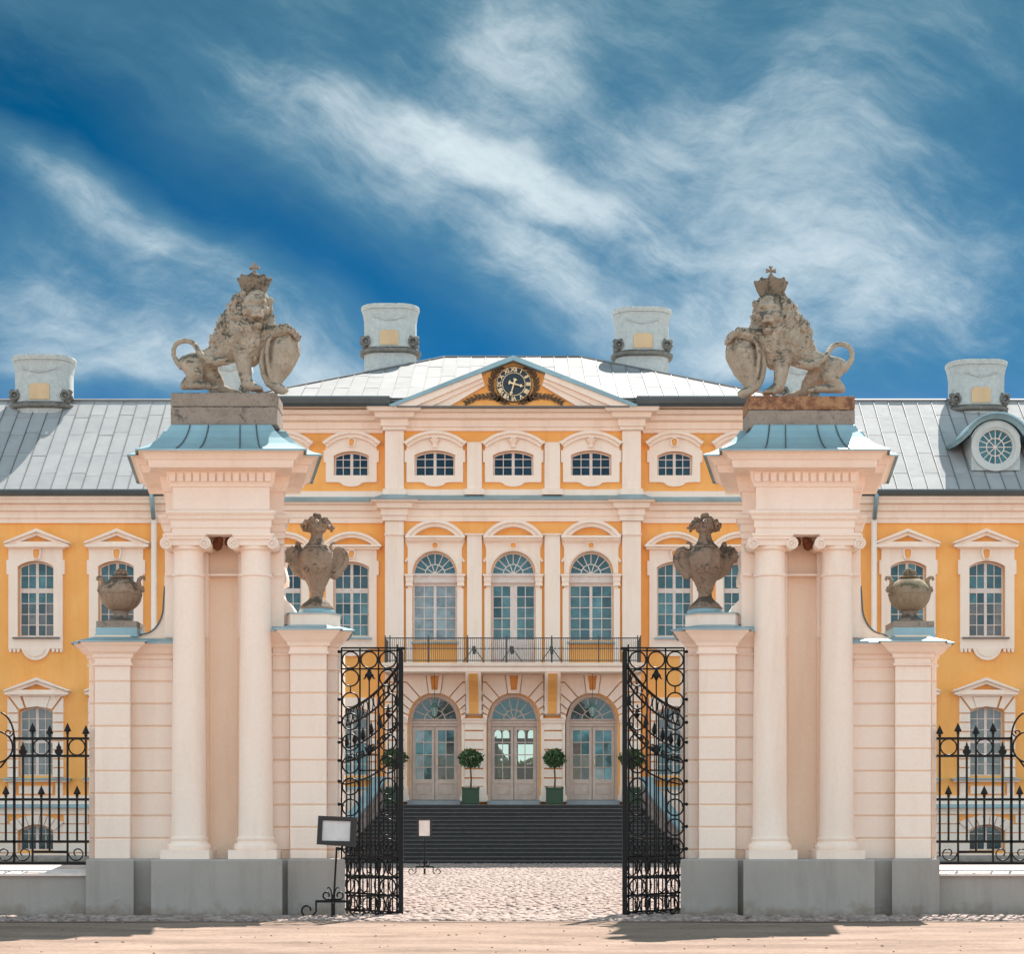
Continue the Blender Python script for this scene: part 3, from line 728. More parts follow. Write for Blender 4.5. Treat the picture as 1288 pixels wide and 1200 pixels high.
# noble storey, middle three
for i, cx in enumerate(bays_r):
    gm = [G_CURT, G_TEAL, G_TEAL][i]
    door = i == 1
    fan = [(p, G_TEAL if i < 1 else G_UP) for p in fan_cells(cx, 720.5, 12.5, 25.5, 3.2, 8, 5)]
    if door:
        cols = [(-24.8,-14.6), (-13.6,-3.8), (5.0,14.8), (15.8,26.0)]
        win = window(cx, 56, 694, 722, 833.5, YR, [(737, 804, 5)], [gm], cols=cols, extra=None)
    else:
        win = window(cx, 56, 694, 722, 806, YR, [(737, 804.5, 5)], [gm])
    fan_bars(win, cx, 722, 12.5, 25.5, 28.4, 8, 5, YR, 0.12, TRIMD, G_TEAL)
    b = mb(); b.pbox(cx-28, cx+28, 722, 724.5, YR, -0.02, 0.18); b.pbox(cx-27.5, cx+27.5, 724.5, 731, YR, -0.08, 0.18); b.pbox(cx-28, cx+28, 731, 733, YR, -0.05, 0.18)
    b.build('transom', TRIMD, win)
    if door:
        b = mb()
        for (a, c) in ((cx-25, cx-3.2), (cx+4.2, cx+26)):
            b.pplate(rect(a, c, 808, 829), [rect(a+3, c-3, 811, 826)], YR, -0.15, 0.19)
        b.build('door_panel', TRIMD, win)
    op = arch_outline(cx, 56, 834, 722, 694)
    b = mb()
    b.pplate([(cx-34, 741), (cx-34, 676), (cx+34, 676), (cx+34, 741), (cx+28, 741)]+[(cx+28*cos(t), 722-28*sin(t)) for t in [pi*k/16 for k in range(17)]]+[(cx-28, 741)], [], YR, 0.09, 0)
    for s in (-1, 1): b.pplate([(cx+s*28.2, 834), (cx+s*28.2, 741), (cx+s*36, 741), (cx+s*36, 834)], [], YR, 0.13, 0)
    for s in (-1, 1):     # drooping side scrolls of the arch
        b.pplate([(cx+s*33, 676), (cx+s*37.5, 676), (cx+s*38, 680), (cx+s*34, 690), (cx+s*33.6, 700), (cx+s*38, 706), (cx+s*36, 708), (cx+s*33, 704)], [], YR, 0.07, 0)
    b.build('surround', WHITE, win)
    b = mb()
    for s in (-1, 1):
        x0, x1 = sorted((cx+s*27.2, cx+s*38.2)); b.pbox(x0, x1, 722, 724.6, YR, 0.26, 0)
        x0, x1 = sorted((cx+s*27.6, cx+s*37)); b.pbox(x0, x1, 724.6, 731, YR, 0.20, 0)
        b.pbox(x0+0.5, x1-0.5, 731, 735, YR, 0.17, 0); b.pbox(x0, x1, 735, 737, YR, 0.20, 0)
    b.build('capital', WHITE, win)
    b = mb(); n = 24; arc = [(28.2*cos(pi*k/n), 28.2*sin(pi*k/n)) for k in range(n+1)]
    b.moulding([(X(cx-a[0],YR), Z(722-a[1],YR)) for a in arc], [(0,0.0),(0,0.15),(0.06,0.17),(0.12,0.12),(0.12,0.0)], YR)
    b.build('archivolt', WHITE, win)
    b = mb(); hood_arch(b, cx, 37.2, 673.5, 653.5, 9, YR, 0.18)
    b.pbox(cx-37.5, cx+37.5, 673.5, 676.5, YR, 0.34, 0); b.pbox(cx-36, cx+36, 676.5, 680, YR, 0.24, 0); b.pbox(cx-34.5, cx+34.5, 680, 682, YR, 0.16, 0)
    b.build('hood', WHITE, win)
    keystone(win, cx, 684, 690, 3.4, YR)
    if not door:
        sill(win, cx, 30, 807.5, YR, hh=1.8)
# noble storey, windows beside the middle
def noble_rows(): return [(708, 739.5, 2), (745.5, 799, 4)]
for i, cx in enumerate(bays_s):
    mt = [G_UP, G_TEAL] if cx < CX else [G_TEAL, G_TEAL]
    win = window(cx, 45, 707, 714, 801, YS, noble_rows(), mt)
    op = arch_outline(cx, 45, 801.5, 714, 707)
    b = mb(); b.pplate([(cx-32,816),(cx-32,724),(cx-34.5,724),(cx-34.5,706),(cx-32,706),(cx-32,688),(cx+32,688),(cx+32,706),(cx+34.5,706),(cx+34.5,724),(cx+32,724),(cx+32,816)], [op], YS, 0.10, 0)
    b.pplate(apron_pts(cx, 30, 815.9, 817, 18, 9), [], YS, 0.10, 0); b.build('surround', WHITE, win)
    b = mb(); hood_arch(b, cx, 37.5, 686, 668.5, 7.5, YS, 0.18)
    b.pbox(cx-37.5, cx+37.5, 685, 687.5, YS, 0.34, 0); b.pbox(cx-35.5, cx+35.5, 687.5, 691, YS, 0.22, 0); b.build('hood', WHITE, win)
    keystone(win, cx, 694, 702, 3.3, YS); sill(win, cx, 25, 801.5, YS)
# noble storey, wings
def refl(split):  # upper panes get the sky-reflection colour, lower ones mostly the tree-reflection colour
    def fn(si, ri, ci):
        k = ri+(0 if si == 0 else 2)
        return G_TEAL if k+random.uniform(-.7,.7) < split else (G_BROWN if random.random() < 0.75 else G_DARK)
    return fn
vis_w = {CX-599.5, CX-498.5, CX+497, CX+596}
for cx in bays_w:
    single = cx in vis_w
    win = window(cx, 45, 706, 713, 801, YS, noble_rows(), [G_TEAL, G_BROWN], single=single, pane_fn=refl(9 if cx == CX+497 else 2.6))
    op = arch_outline(cx, 45, 801.5, 713, 706)
    b = mb(); b.pplate([(cx-34,816.5),(cx-34,723),(cx-36.5,723),(cx-36.5,705),(cx-34,705),(cx-34,689),(cx+34,689),(cx+34,705),(cx+36.5,705),(cx+36.5,723),(cx+34,723),(cx+34,816.5)], [op], YS, 0.10, 0)
    n = 12; b.pplate([(cx-18,816.5)]+[(cx-18*cos(pi*k/n), 813+18*sin(pi*k/n)) for k in range(1,n)]+[(cx+18,816.5)], [], YS, 0.10, 0)
    b.pplate([(cx-13,816.6)]+[(cx-13*cos(pi*k/n), 814+12.5*sin(pi*k/n)) for k in range(1,n)]+[(cx+13,816.6)], [], YS, 0.13, 0)
    for s in (-1, 1):
        for k in range(3):
            xx = cx+s*(32-5*k)-2; b.pplate([(xx,816.6),(xx+1,820.8),(xx+3.3,820.8),(xx+4,816.6)], [], YS, 0.09, 0)
    b.build('surround', WHITE, win)
    b = mb(); tri_hood(b, cx, 41, 664.5, 681.5, 690, 20, 673.5, 681.2, YS); b.build('hood', WHITE, win)
    keystone(win, cx, 692, 702.5, 4.2, YS)
    b = mb(); b.pbox(cx-30, cx+29, 801.5, 803.5, YS, 0.2, 0); b.build('sill', SEAM, win)
    # ground floor window with banded surround
    for (grp) in (0,):
        w2 = window(cx, 43, 889, 895, 976, YS, [(891, 931.5, 3), (935, 974.5, 3)], [G_BROWN, G_BROWN], single=False)
        ys_ = [876, 897.5, 909, 920.5, 932, 943.5, 955, 966, 978.5]
        b = mb()
        tp = arch_top(cx, 43, 895, 889, 0)
        for s in (-1, 1):
            for a, c in zip(ys_[1:-1], ys_[2:]): 
                x0, x1 = sorted((cx+s*21.7, cx+s*35)); b.pbox(x0, x1, a+0.9, c-0.6, YS, 0.12, 0)
            # voussoirs beside the keystone
            b.pplate([(cx+s*35, 897), (cx+s*22, 897), (cx+s*21.8, 894.5), (cx+s*34, 878), (cx+s*35, 878)], [], YS, 0.12, 0)
            b.pplate([(cx+s*32.3, 876.5), (cx+s*20.5, 892.3), (cx+s*14, tp(cx+14)-0.3), (cx+s*19, 876.5)], [], YS, 0.12, 0)
        b.pplate([(cx-17, 876.5), (cx-12.5, tp(cx-12.5)-0.3), (cx, 888.7), (cx+12.5, tp(cx+12.5)-0.3), (cx+17, 876.5)], [], YS, 0.15, 0)
        b.build('surround', WHITE, w2)
        b = mb(); tri_hood(b, cx, 41, 852, 868, 876, 20, 860.5, 867.8, YS); b.build('hood', WHITE, w2)
        b = mb(); b.pbox(cx-43, cx+43, 979, 981, YS, 0.30, 0); b.build('sill', BLUEM, w2)
        b = mb(); b.pbox(cx-41, cx+41, 981, 984, YS, 0.18, 0); b.pbox(cx-34, cx-25, 985, 1001, YS, 0.10, 0); b.pbox(cx+25, cx+34, 985, 1001, YS, 0.10, 0)
        b.pbox(cx-21, cx+21, 989, 999, YS, 0.10, 0); b.build('apron_panel', WHITE, w2)
    # basement window
    w3 = window(cx, 44, 1038, 1046, 1070, YS, [(1040, 1068.5, 3)], [G_UP], single=False)
    b = mb()
    hood = [(cx-37, 1034.5), (cx-22, 1028.5), (cx-8, 1024.8), (cx, 1024), (cx+8, 1024.8), (cx+22, 1028.5), (cx+37, 1034.5)]
    tp = arch_top(cx, 44, 1046, 1038, -0.6)
    xs_b = [-22.6, -16.5, -9.5, -3.2, 3.2, 9.5, 16.5, 22.6]; xs_t = [-35, -24, -14, -4.6, 4.6, 14, 24, 35]
    def ht(x):
        for (p, q) in zip(hood, hood[1:]):
            if p[0] <= cx+x <= q[0]: return p[1]+(q[1]-p[1])*(cx+x-p[0])/(q[0]-p[0])
        return 1034
    for k in range(7):
        g0 = 0.5; b.pplate([(cx+xs_b[k]+g0, tp(cx+max(-21.9,min(21.9,xs_b[k])))), (cx+xs_t[k]+g0, ht(xs_t[k])+1), (cx+xs_t[k+1]-g0, ht(xs_t[k+1])+1), (cx+xs_b[k+1]-g0, tp(cx+max(-21.9,min(21.9,xs_b[k+1]))))], [], YS, 0.15, 0)
    b.build('voussoir', WHITE, w3)
for cx in bays_s:   # ground floor windows seen through the gates
    w2 = window(cx, 43, 889, 895, 976, YS, [(891, 931.5, 3), (935, 974.5, 3)], [G_BROWN, G_TEAL], single=False)
    b = mb()
    for s in (-1, 1):
        for a in range(8):
            y = 897.5+a*10.2; x0, x1 = sorted((cx+s*21.7, cx+s*32)); b.pbox(x0, x1, y+0.8, y+9.4, YS, 0.12, 0)
    b.pplate([(cx-32, 896.5), (cx-32, 878), (cx+32, 878), (cx+32, 896.5), (cx+21.6, 896.5)]+[(cx+21.6-43.2*k/8, arch_top(cx, 43, 895, 889, -0.2)(cx+21.4-42.8*k/8)) for k in range(9)]+[(cx-21.6, 896.5)], [], YS, 0.12, 0)
    b.build('surround', WHITE, w2); sill(w2, cx, 36, 979, YS)

# ---- wall dressings: basement bands, string courses, pilasters
for (a, b_) in ((-420, 299), (299, 484), (806, 991), (991, 1710)):
    holes = [c for c in bays_w+bays_s if a < c < b_]
    d = mb(); d.pbox(a, b_, 1001, 1012, YS, 0.14, 0); d.pbox(a, b_, 1016.5, 1024.3, YS, 0.10, 0); d.build('string_course', WHITE, palace)
    d = mb(); d.pbox(a, b_, 1012, 1016.5, YS, 0.24, 0); d.build('flashing', BLUEM, palace)
    d = mb(); d.pbox(a, b_, 1077, 1085, YS, 0.16, 0); d.build('plinth', GREYP, palace)
    ys_ = [1025.2, 1036.7, 1047.8, 1060.2, 1073.2, 1077]
    d = mb(); xs = [a]+[v for c in holes for v in (c-22.6, c+22.6)]+[b_]
    for k, (y0, y1) in enumerate(zip(ys_, ys_[1:])):
        for x0, x1 in zip(xs[::2], xs[1::2]):
            if k == 0: x0 = x0+(13 if x0 != a else 0); x1 = x1-(13 if x1 != b_ else 0)
            d.pbox(x0, x1, y0+0.7, y1-0.5, YS, 0.10, 0)
        if k == 4: [d.pbox(c-22.6, c+22.6, y0+0.7, y1-0.5, YS, 0.10, 0) for c in holes]
    d.build('rusticated_band', WHITE, palace)
def course(path_px, prof_px, name, mat=WHITE, closed=False):
    """path of (x px, plane y m), profile of (out m, y px)"""
    d = mb(); d.sweep([(X(p[0], p[1]), p[1]) for p in path_px], [(o, Z(y, YR-max(0, o)-0.08)) for o, y in prof_px], closed); return d.build(name, mat, palace)
wl = [(-420, YS), (299, YS)]; wr = [(991, YS), (1710, YS)]
wing_prof = [(0.0,655.5),(0.08,655.5),(0.10,650),(0.16,649),(0.16,641),(0.22,640),(0.30,639.5),(0.34,632),(0.52,630),(0.58,625),(0.62,624),(0.62,617),(0.0,616)]
course(wl, wing_prof, 'cornice'); course(wr, wing_prof, 'cornice')
for a, b_ in ((298, 484), (806, 992)):
    d = mb(); d.pbox(a, b_, 506, 513, YS, 0.70, 0.1); d.build('fascia', WHITE, palace)
pp = 0.16      # pilaster projection
def ress(p0, e=0): 
    out = [(299, YS)]
    for (x0, x1, Y) in ((484, 508, YR), (586.5, 607, YR), (684, 705.5, YR), (782.5, 806.5, YR)):
        if x0 == 484: out += [(484, YS), (484, Y-pp), (508, Y-pp), (508, Y)]
        elif x0 > 780: out += [(782.5, Y), (782.5, Y-pp), (806.5, Y-pp), (806.5, YS)]
        elif p0: out += [(x0, Y), (x0, Y-pp), (x1, Y-pp), (x1, Y)]
    return out+[(991, YS)]
mid_prof = [(0.0,655.5),(0.07,655.5),(0.09,650),(0.14,648),(0.14,641),(0.20,640),(0.28,639),(0.32,633),(0.46,631),(0.50,628.6),(0.52,628.4)]
course(ress(False), mid_prof, 'cornice')
course(ress(False), [(0.53,628.6),(0.54,627.6),(0.10,622.3),(0.0,622.3)], 'flashing', BLUEM)
course(ress(True), [(0.0,615),(0.07,615.6),(0.07,622.5),(0.0,622.5)], 'string_course')
top_prof = [(0.0,541.5),(0.07,541.5),(0.09,537),(0.15,536),(0.15,528),(0.24,526.5),(0.34,525),(0.38,519),(0.56,517),(0.62,513),(0.66,511.5),(0.0,511.5)]
course(ress(False), top_prof, 'cornice')
def pilaster(x0, x1, y0, y1, Y, cap=None):
    d = mb(); d.pbox(x0, x1, y0, y1, Y, pp-0.004, 0)
    if cap: d.pbox(x0-1.2, x1+1.2, cap, cap+1.6, Y, pp+0.05, 0)
    d.build('pilaster', WHITE, palace)
for (x0, x1) in ((484.3, 507.7), (782.8, 806.2)):
    pilaster(x0, x1, 541.5, 622, YR); pilaster(x0, x1, 655.5, 846, YR, 671.5)
for (x0, x1) in ((587.5, 606), (685, 704.5)):
    pilaster(x0, x1, 556, 616, YR); pilaster(x0, x1, 673, 834, YR)
d = mb()
for a, b_ in ((507.8, 509.5), (584.3, 608.5), (682.5, 706.5), (780.5, 782.7)): d.pbox(a, b_, 671, 673, YR, 0.21, 0)
d.build('pilaster_cap', WHITE, palace)
d = mb()
for k, cx in enumerate(bays_r):
    if k != 1: d.pbox(cx-28, cx+28, 809.5, 834, YR, -0.02, 0.3)
d.build('window_parapet', ORANGE, palace)

# ---- pediment with the clock
ped = mb()
YP = YR-0.50
tymp = [(560, 511.6), (605, 470), (645.5, 450), (686, 470), (732, 511.6)]
ped.pplate([(500, 511.6), (645.5, 451), (792, 511.6)], [], YP, 0, 0.3); pediment = ped.build('pediment', ORANGE, palace)
for s in (-1, 1):
    c = 645.7
    q = lambda x, y: (c+s*(x-c), y)
    d = mb()
    d.pplate([q(491.5, 511.6), q(491.5, 508.6), q(604.5, 464), q(605.5, 469), q(607, 475), q(520, 511.6)], [], YP, 0.32, 0)
    d.pplate([q(520, 511.6), q(607, 475), q(608.2, 480), q(541, 511.6)], [], YP, 0.22, 0)
    d.pplate([q(541, 511.6), q(608.2, 480), q(609.7, 486), q(566, 511.6)], [], YP, 0.139, 0)
    d.build('raking_cornice', WHITE, pediment)
    d = mb(); a0 = q(489, 508.8); a1 = q(645.7, 446.5); b0 = q(494, 511.4); b1 = q(645.7, 452.8)
    d.pplate([a0, a1, b1, b0], [], YP, 0.38, 4.6); d.build('metal_edging', BLUEM, pediment)
d = mb(); d.pbox(499, 792, 510.2, 512, YP, 0.34, 0); d.build('ledge_flashing', SEAM, pediment)
ck = mb(); c0 = Vector((X(646.3, YP), YP-0.02, Z(484, YP))); RS = YP/F
def disc(b, r, y0, y1, n=48, r_in=None):
    o = [(c0.x+r*RS*cos(2*pi*k/n), c0.z+r*RS*sin(2*pi*k/n)) for k in range(n)]
    h = [[(c0.x+r_in*RS*cos(2*pi*k/n), c0.z+r_in*RS*sin(2*pi*k/n)) for k in range(n)]] if r_in else []
    b.plate(o, h, y0, y1)
disc(ck, 21.8, YP-0.10, YP-0.001); clock = ck.build('clock', FACE, palace, origin=c0)
b = mb(); disc(b, 22.6, YP-0.16, YP-0.002, r_in=21.7); b.build('clock_rim', BRONZE, clock)
b = mb(); disc(b, 21.9, YP-0.125, YP-0.10, r_in=21.1); b.build('gilt_ring', GOLD, clock)
b = mb(); disc(b, 14.6, YP-0.118, YP-0.10, r_in=13.9); b.build('chapter_ring', GOLD, clock)
for k, t in enumerate(['XII','I','II','III','IIII','V','VI','VII','VIII','IX','X','XI']):
    cu = bpy.data.curves.new('numeral', 'FONT'); cu.body = t; cu.align_x = 'CENTER'; cu.align_y = 'CENTER'
    cu.size = 0.23; cu.extrude = 0.008; cu.offset = 0.006; cu.space_character = 0.86
    o = bpy.data.objects.new('numeral', cu); C.objects.link(o)
    bpy.context.view_layer.update()
    me = bpy.data.meshes.new_from_object(o.evaluated_get(bpy.context.evaluated_depsgraph_get())); bpy.data.objects.remove(o)
    me.materials.clear(); me.materials.append(GOLD)
    a = -2*pi*k/12
    M = Matrix.Rotation(-a*-1, 4, 'Y') @ Matrix.Rotation(pi/2, 4, 'X')
    me.transform(Matrix.Translation((0, 0, 18.1*RS)) @ Matrix.Rotation(pi/2, 4, 'X')); me.transform(Matrix.Rotation(2*pi*k/12, 4, 'Y'))
    o = inst('numeral', me, clock, (c0.x, YP-0.112, c0.z))
def hand(ang, ln, tail, w_, nm, yy):
    b = mb(); d_ = Vector((sin(ang), 0, cos(ang))); p_ = Vector((cos(ang), 0, -sin(ang)))
    pts = [(-tail-0.03, 0), (-tail, w_*2.0), (-tail+0.05, w_*0.7), (ln*0.60, w_*0.45), (ln*0.72, w_*1.5), (ln*0.80, w_*0.5), (ln, 0)]
    poly = [(c0+d_*u+p_*v) for u, v in pts]+[(c0+d_*u-p_*v) for u, v in pts[::-1][1:-1]]
    b.plate([(p.x, p.z) for p in poly], [], yy-0.012, yy); b.build(nm, GOLD, clock)
hand(radians(196), 16.5*RS, 6*RS, 0.042, 'minute_hand', YP-0.15); hand(radians(106), 13*RS, 6*RS, 0.045, 'hour_hand', YP-0.17)
def laurel(s):
    b = mb(); c = 646.3
    def pt(x, y): return Vector((X(c+s*(c-x)*-1, YP), YP-0.04, Z(y, YP)))
    for path, n in (([(641,508.5),(631,504),(624,500.5),(619,494),(617.5,486),(618,479),(621,472),(626,465),(632,461)], 15), ([(633,504.5),(624,501),(612,498.5),(600,500),(591,504),(584.5,507.5)], 10)):
        pts = [pt(*p) for p in path]; b.tube(pts, 0.028, 4)
        L_ = [(pts[i+1]-pts[i]).length for i in range(len(pts)-1)]; T = sum(L_)
        for k in range(n):
            t = (k+0.8)/(n+0.6)*T; i = 0
            while t > L_[i] and i < len(L_)-1: t -= L_[i]; i += 1
            d_ = (pts[i+1]-pts[i]).normalized(); p = pts[i]+d_*t; nrm = Vector((-d_.z, 0, d_.x))
            for sd in (-1, 1):
                q = (d_*0.75+nrm*sd*0.62).normalized(); w_ = Vector((-q.z, 0, q.x)); l = 0.19
                poly = [p, p+q*l*0.4+w_*0.045, p+q*l, p+q*l*0.4-w_*0.045]
                b.plate([(v.x, v.z) for v in poly], [], YP-0.05, YP-0.02)
    b.build('laurel_branch', BRONZE, pediment)
laurel(1); laurel(-1)

# ---- ground floor arcade of the middle block
YA = YR
def arcade_piece(b, pts, pr=0.16): b.pplate(pts, [], YA, pr, 0)
mids = [484.5, 596.3, 694.3, 806.0]
groove_y = [846.5, 858.4, 870.7, 883.5, 895.0, 904.0]
for i, cx in enumerate(bays_r):
    cxa = [546.6, 646.3, 745.2][i]
    th = [radians(v) for v in (76, 56, 37.5, 21, 9, 0)]
    r = 33.6; cy = 905
    for s in (-1, 1):
        xb = mids[i] if s < 0 else mids[i+1]
        if 0 < (i if s < 0 else i+1) < 3: xb = xb-s*10.8        # stop at the console strip
        for k in range(5):
            b = mb()
            def inner(t): return (cxa+s*r*cos(t), cy-r*sin(t))
            ya, yb_ = groove_y[k]+(0.9 if k else 0), groove_y[k+1]-0.9
            t0, t1 = th[k]-(0.022 if k else 0), th[k+1]+0.022
            def elbow(t, y):
                # where the radial joint meets the level course
                R_ = (cy-y)/max(sin(t), 0.05); return (cxa+s*max(r+1.5, min(R_*cos(t), r+9)), y)
            p0 = inner(t0); e0 = elbow(th[k], ya); e1 = elbow(th[k+1], yb_); p1 = inner(t1)
            if k == 0: e0 = (cxa+s*11.5, ya)
            am = [inner(t0+(t1-t0)*q/3) for q in range(4)]
            poly = am[::-1]+[e0, (xb, ya), (xb, yb_), e1]
            b.pplate(poly, [], YA, 0.16, 0)
            b.build('voussoir', WHITE, palace)
    # keystone
    b = mb(); b.pplate([(cxa-10.6, 847), (cxa-7.2, 872.4), (cxa+7.2, 872.4), (cxa+10.6, 847)], [[(cxa-5.6, 850), (cxa-3.6, 868), (cxa+3.6, 868), (cxa+5.6, 850)]], YA, 0.24, 0)
    b.build('keystone', WHITE, palace)
    # stone door case and doors
    case = mb(); case.pplate(arch_outline(cxa, 66.5, 1008, 905, 872.6), [arch_outline(cxa, 57.5, 1008.1, 905.5, 877)], YA, -0.10, 0.45); 
    door = case.build('door', DOORP, palace, origin=(X(cxa,YA), YA+0.3, Z(1008,YA)))
    fan_bars(door, cxa, 905.5, 13, 27.2, 29.2, 7, 5, YA, 0.24, DOORP, G_TEAL if i == 1 else G_DARK)
    f = mb(); f.pbox(cxa-28.8, cxa+28.8, 906.5, 910, YA, -0.18, 0.32); f.pbox(cxa-28.8, cxa+28.8, 910, 914, YA, -0.22, 0.32); f.build('transom', DOORP, door)
    for s in (-1, 1):
        x0, x1 = sorted((cxa+s*0.35, cxa+s*28.5)); g0, g1 = (x0+4.2, x1-3.6) if s < 0 else (x0+3.6, x1-4.2)
        m_ = (g0+g1)/2; cells = [rect(a, b_, y0, y1) for (a, b_) in ((g0, m_-0.5), (m_+0.5, g1)) for (y0, y1) in rows(918.5, 980.5, 4, 1.2)]
        f = mb(); f.pplate(rect(x0, x1, 914.5, 1006.5), cells+[rect(g0, g1, 986, 1002)], YA, -0.24, 0.29); f.pbox(g0-0.2, g1+0.2, 985.8, 1002.2, YA, -0.27, 0.30)
        f.pbox(g0+2, g1-2, 988.5, 999.5, YA, -0.25, 0.28); f.build('door_leaf', DOORP, door)
        gm = CLEAR if i == 1 else None
        pane_set(door, [(c, gm or random.choice([G_DOOR, G_TEAL, G_CURT] if (i == 0) == (s < 0) else [G_DOOR, G_BROWN, G_DARK])) for c in cells], YA, 0.27, None, True)
    f = mb()
    f.box(X(cxa+2.4,YA), X(cxa+2.4,YA)+0.03, YA+0.17, YA+0.24, Z(962,YA), Z(955,YA)); f.build('handle', GOLD, door)
# piers between the arches
for i, (a, b_) in enumerate(((484.5, 513.2), (579.8, 612.6), (679.7, 711.7), (778.6, 806))):
    d = mb(); d.pbox(a, b_, 904, 905.8, YA, 0.30, 0); d.pbox(a+0.6, b_-0.6, 905.8, 909.5, YA, 0.24, 0); d.build('impost', WHITE, palace)
    d = mb(); ys_ = [909.5, 919.4, 931.4, 943.3, 955.1, 967.2, 979, 990]
    for y0, y1 in zip(ys_, ys_[1:]): d.pbox(a+4.6, b_-4.6, y0+(0.9 if y0 > 910 else 0), y1-0.9, YA, 0.17, 0)
    d.pbox(a+1, a+4.6, 909.5, 991, YA, 0.12, 0); d.pbox(b_-4.6, b_-1, 909.5, 991, YA, 0.12, 0)
    d.build('rusticated_pier', WHITE, palace)
    d = mb(); d.pplate([(a-1.5,1009),(a-1.5,1003),(a+0.5,999),(a+0.5,990),(b_-0.5,990),(b_-0.5,999),(b_+1.5,1003),(b_+1.5,1009)], [], YA, 0.22, 0); d.build('pier_base', WHITE, palace)
# consoles carrying the balcony
YB = YR-1.55
for cx in (596.3, 694.3):
    d = mb(); Y2 = YR
    prof = [(847, 1.50), (852, 1.48), (860, 1.25), (868, 0.95), (876, 0.72), (884, 0.55), (892, 0.46), (899, 0.40), (901, 0.2)]
    x0, x1 = X(cx-9.6, YR), X(cx+9.6, YR); vs = []; fs = []
    for (y, o) in prof: vs += [(x0, YR-o, Z(y, YR)), (x1, YR-o, Z(y, YR)), (x0, YR, Z(y, YR)), (x1, YR, Z(y, YR))]
    n = len(prof)
    for k in range(n-1):
        a = k*4; fs += [(a, a+1, a+5, a+4), (a, a+4, a+6, a+2), (a+1, a+3, a+7, a+5)]
    fs += [(0,2,3,1), ((n-1)*4, (n-1)*4+1, (n-1)*4+3, (n-1)*4+2)]
    d.add(vs, fs); con = d.build('console', WHITE, palace, smooth='auto')
    d = mb(); vs = []; fs = []; x0, x1 = X(cx-5.6, YR), X(cx+5.6, YR)
    for (y, o) in prof[1:-1]: vs += [(x0, YR-o-0.03, Z(y, YR)), (x1, YR-o-0.03, Z(y, YR)), (x0, YR-o+0.05, Z(y, YR)), (x1, YR-o+0.05, Z(y, YR))]
    n -= 2
    for k in range(n-1):
        a = k*4; fs += [(a, a+1, a+5, a+4), (a, a+4, a+6, a+2), (a+1, a+3, a+7, a+5)]
    fs += [(0,2,3,1), ((n-1)*4, (n-1)*4+1, (n-1)*4+3, (n-1)*4+2)]
    d.add(vs, fs); d.build('console_panel', ORANGE, con)
# balcony
d = mb(); d.sweep([(X(485.5,YR), YR-0.17), (X(485.5,YR), YB), (X(805.5,YR), YB), (X(805.5,YR), YR-0.17)],
    [(-0.20, Z(846,YB)), (-0.20, Z(845,YB)), (-0.06, Z(844,YB)), (-0.04, Z(840,YB)), (0.06, Z(838,YB)), (0.08, Z(835,YB)), (0.08, Z(834,YB)), (-0.2, Z(834,YB))])
d.box(X(485.5,YR)+0.02, X(805.5,YR)-0.02, YB+0.02, YR-0.005, Z(845,YB), Z(834.3,YB)); balc = d.build('balcony', WHITE, palace)
d = mb(); zt, zb = Z(802.5,YB), Z(833.6,YB); xs = [X(484.5,YB), X(805.5,YB)]
d.box(xs[0], xs[1], YB-0.015, YB+0.015, zt-0.03, zt+0.01); d.box(xs[0], xs[1], YB-0.012, YB+0.012, zb+0.06, zb+0.09); d.box(xs[0], xs[1], YB-0.008, YB+0.008, Z(816,YB)-0.01, Z(816,YB)+0.01)
for x in xs: d.box(x-0.015, x+0.015, YB, YR-0.17, zt-0.03, zt+0.01); d.box(x-0.012, x+0.012, YB, YR-0.17, zb+0.06, zb+0.09)
d.build('rail', RAILM, balc)
d = mb(); n = 124
for k in range(n):
    x = xs[0]+(xs[1]-xs[0])*(k+0.5)/n; d.box(x-0.007, x+0.007, YB-0.007, YB+0.007, zb+0.02, zt)
    if k % 2 == 0: d.ring((x, YB, Z(816,YB)), 0.032, 0.006, n=8, k=3)
for x in xs:
    for k in range(9): yy = YB+0.15*k+0.1; d.box(x-0.007, x+0.007, yy-0.007, yy+0.007, zb+0.02, zt)
o = d.build('baluster', RAILM, balc); o['kind'] = 'stuff'
for px in (484.5, 490.5, 539, 588, 637, 694, 753, 802, 805.5):
    d = mb(); x = X(px,YB); d.box(x-0.022, x+0.022, YB-0.022, YB+0.022, zb, zt+0.08); d.build('rail_post', RAILM, balc)
for px in (596, 643.5, 693.5):
    d = mb(); x = X(px,YB); top = Vector((x, YB-0.03, Z(814.5,YB)))
    for s in (-1, 1): d.tube([top, (x+s*0.37, YB-0.28, Z(833.6,YB))], 0.022, 4)
    d.tube([top+Vector((0,-0.02,0.03)), top+Vector((0.02,-0.06,-0.24))], 0.06, 6); d.build('floodlight', RAILM, balc)

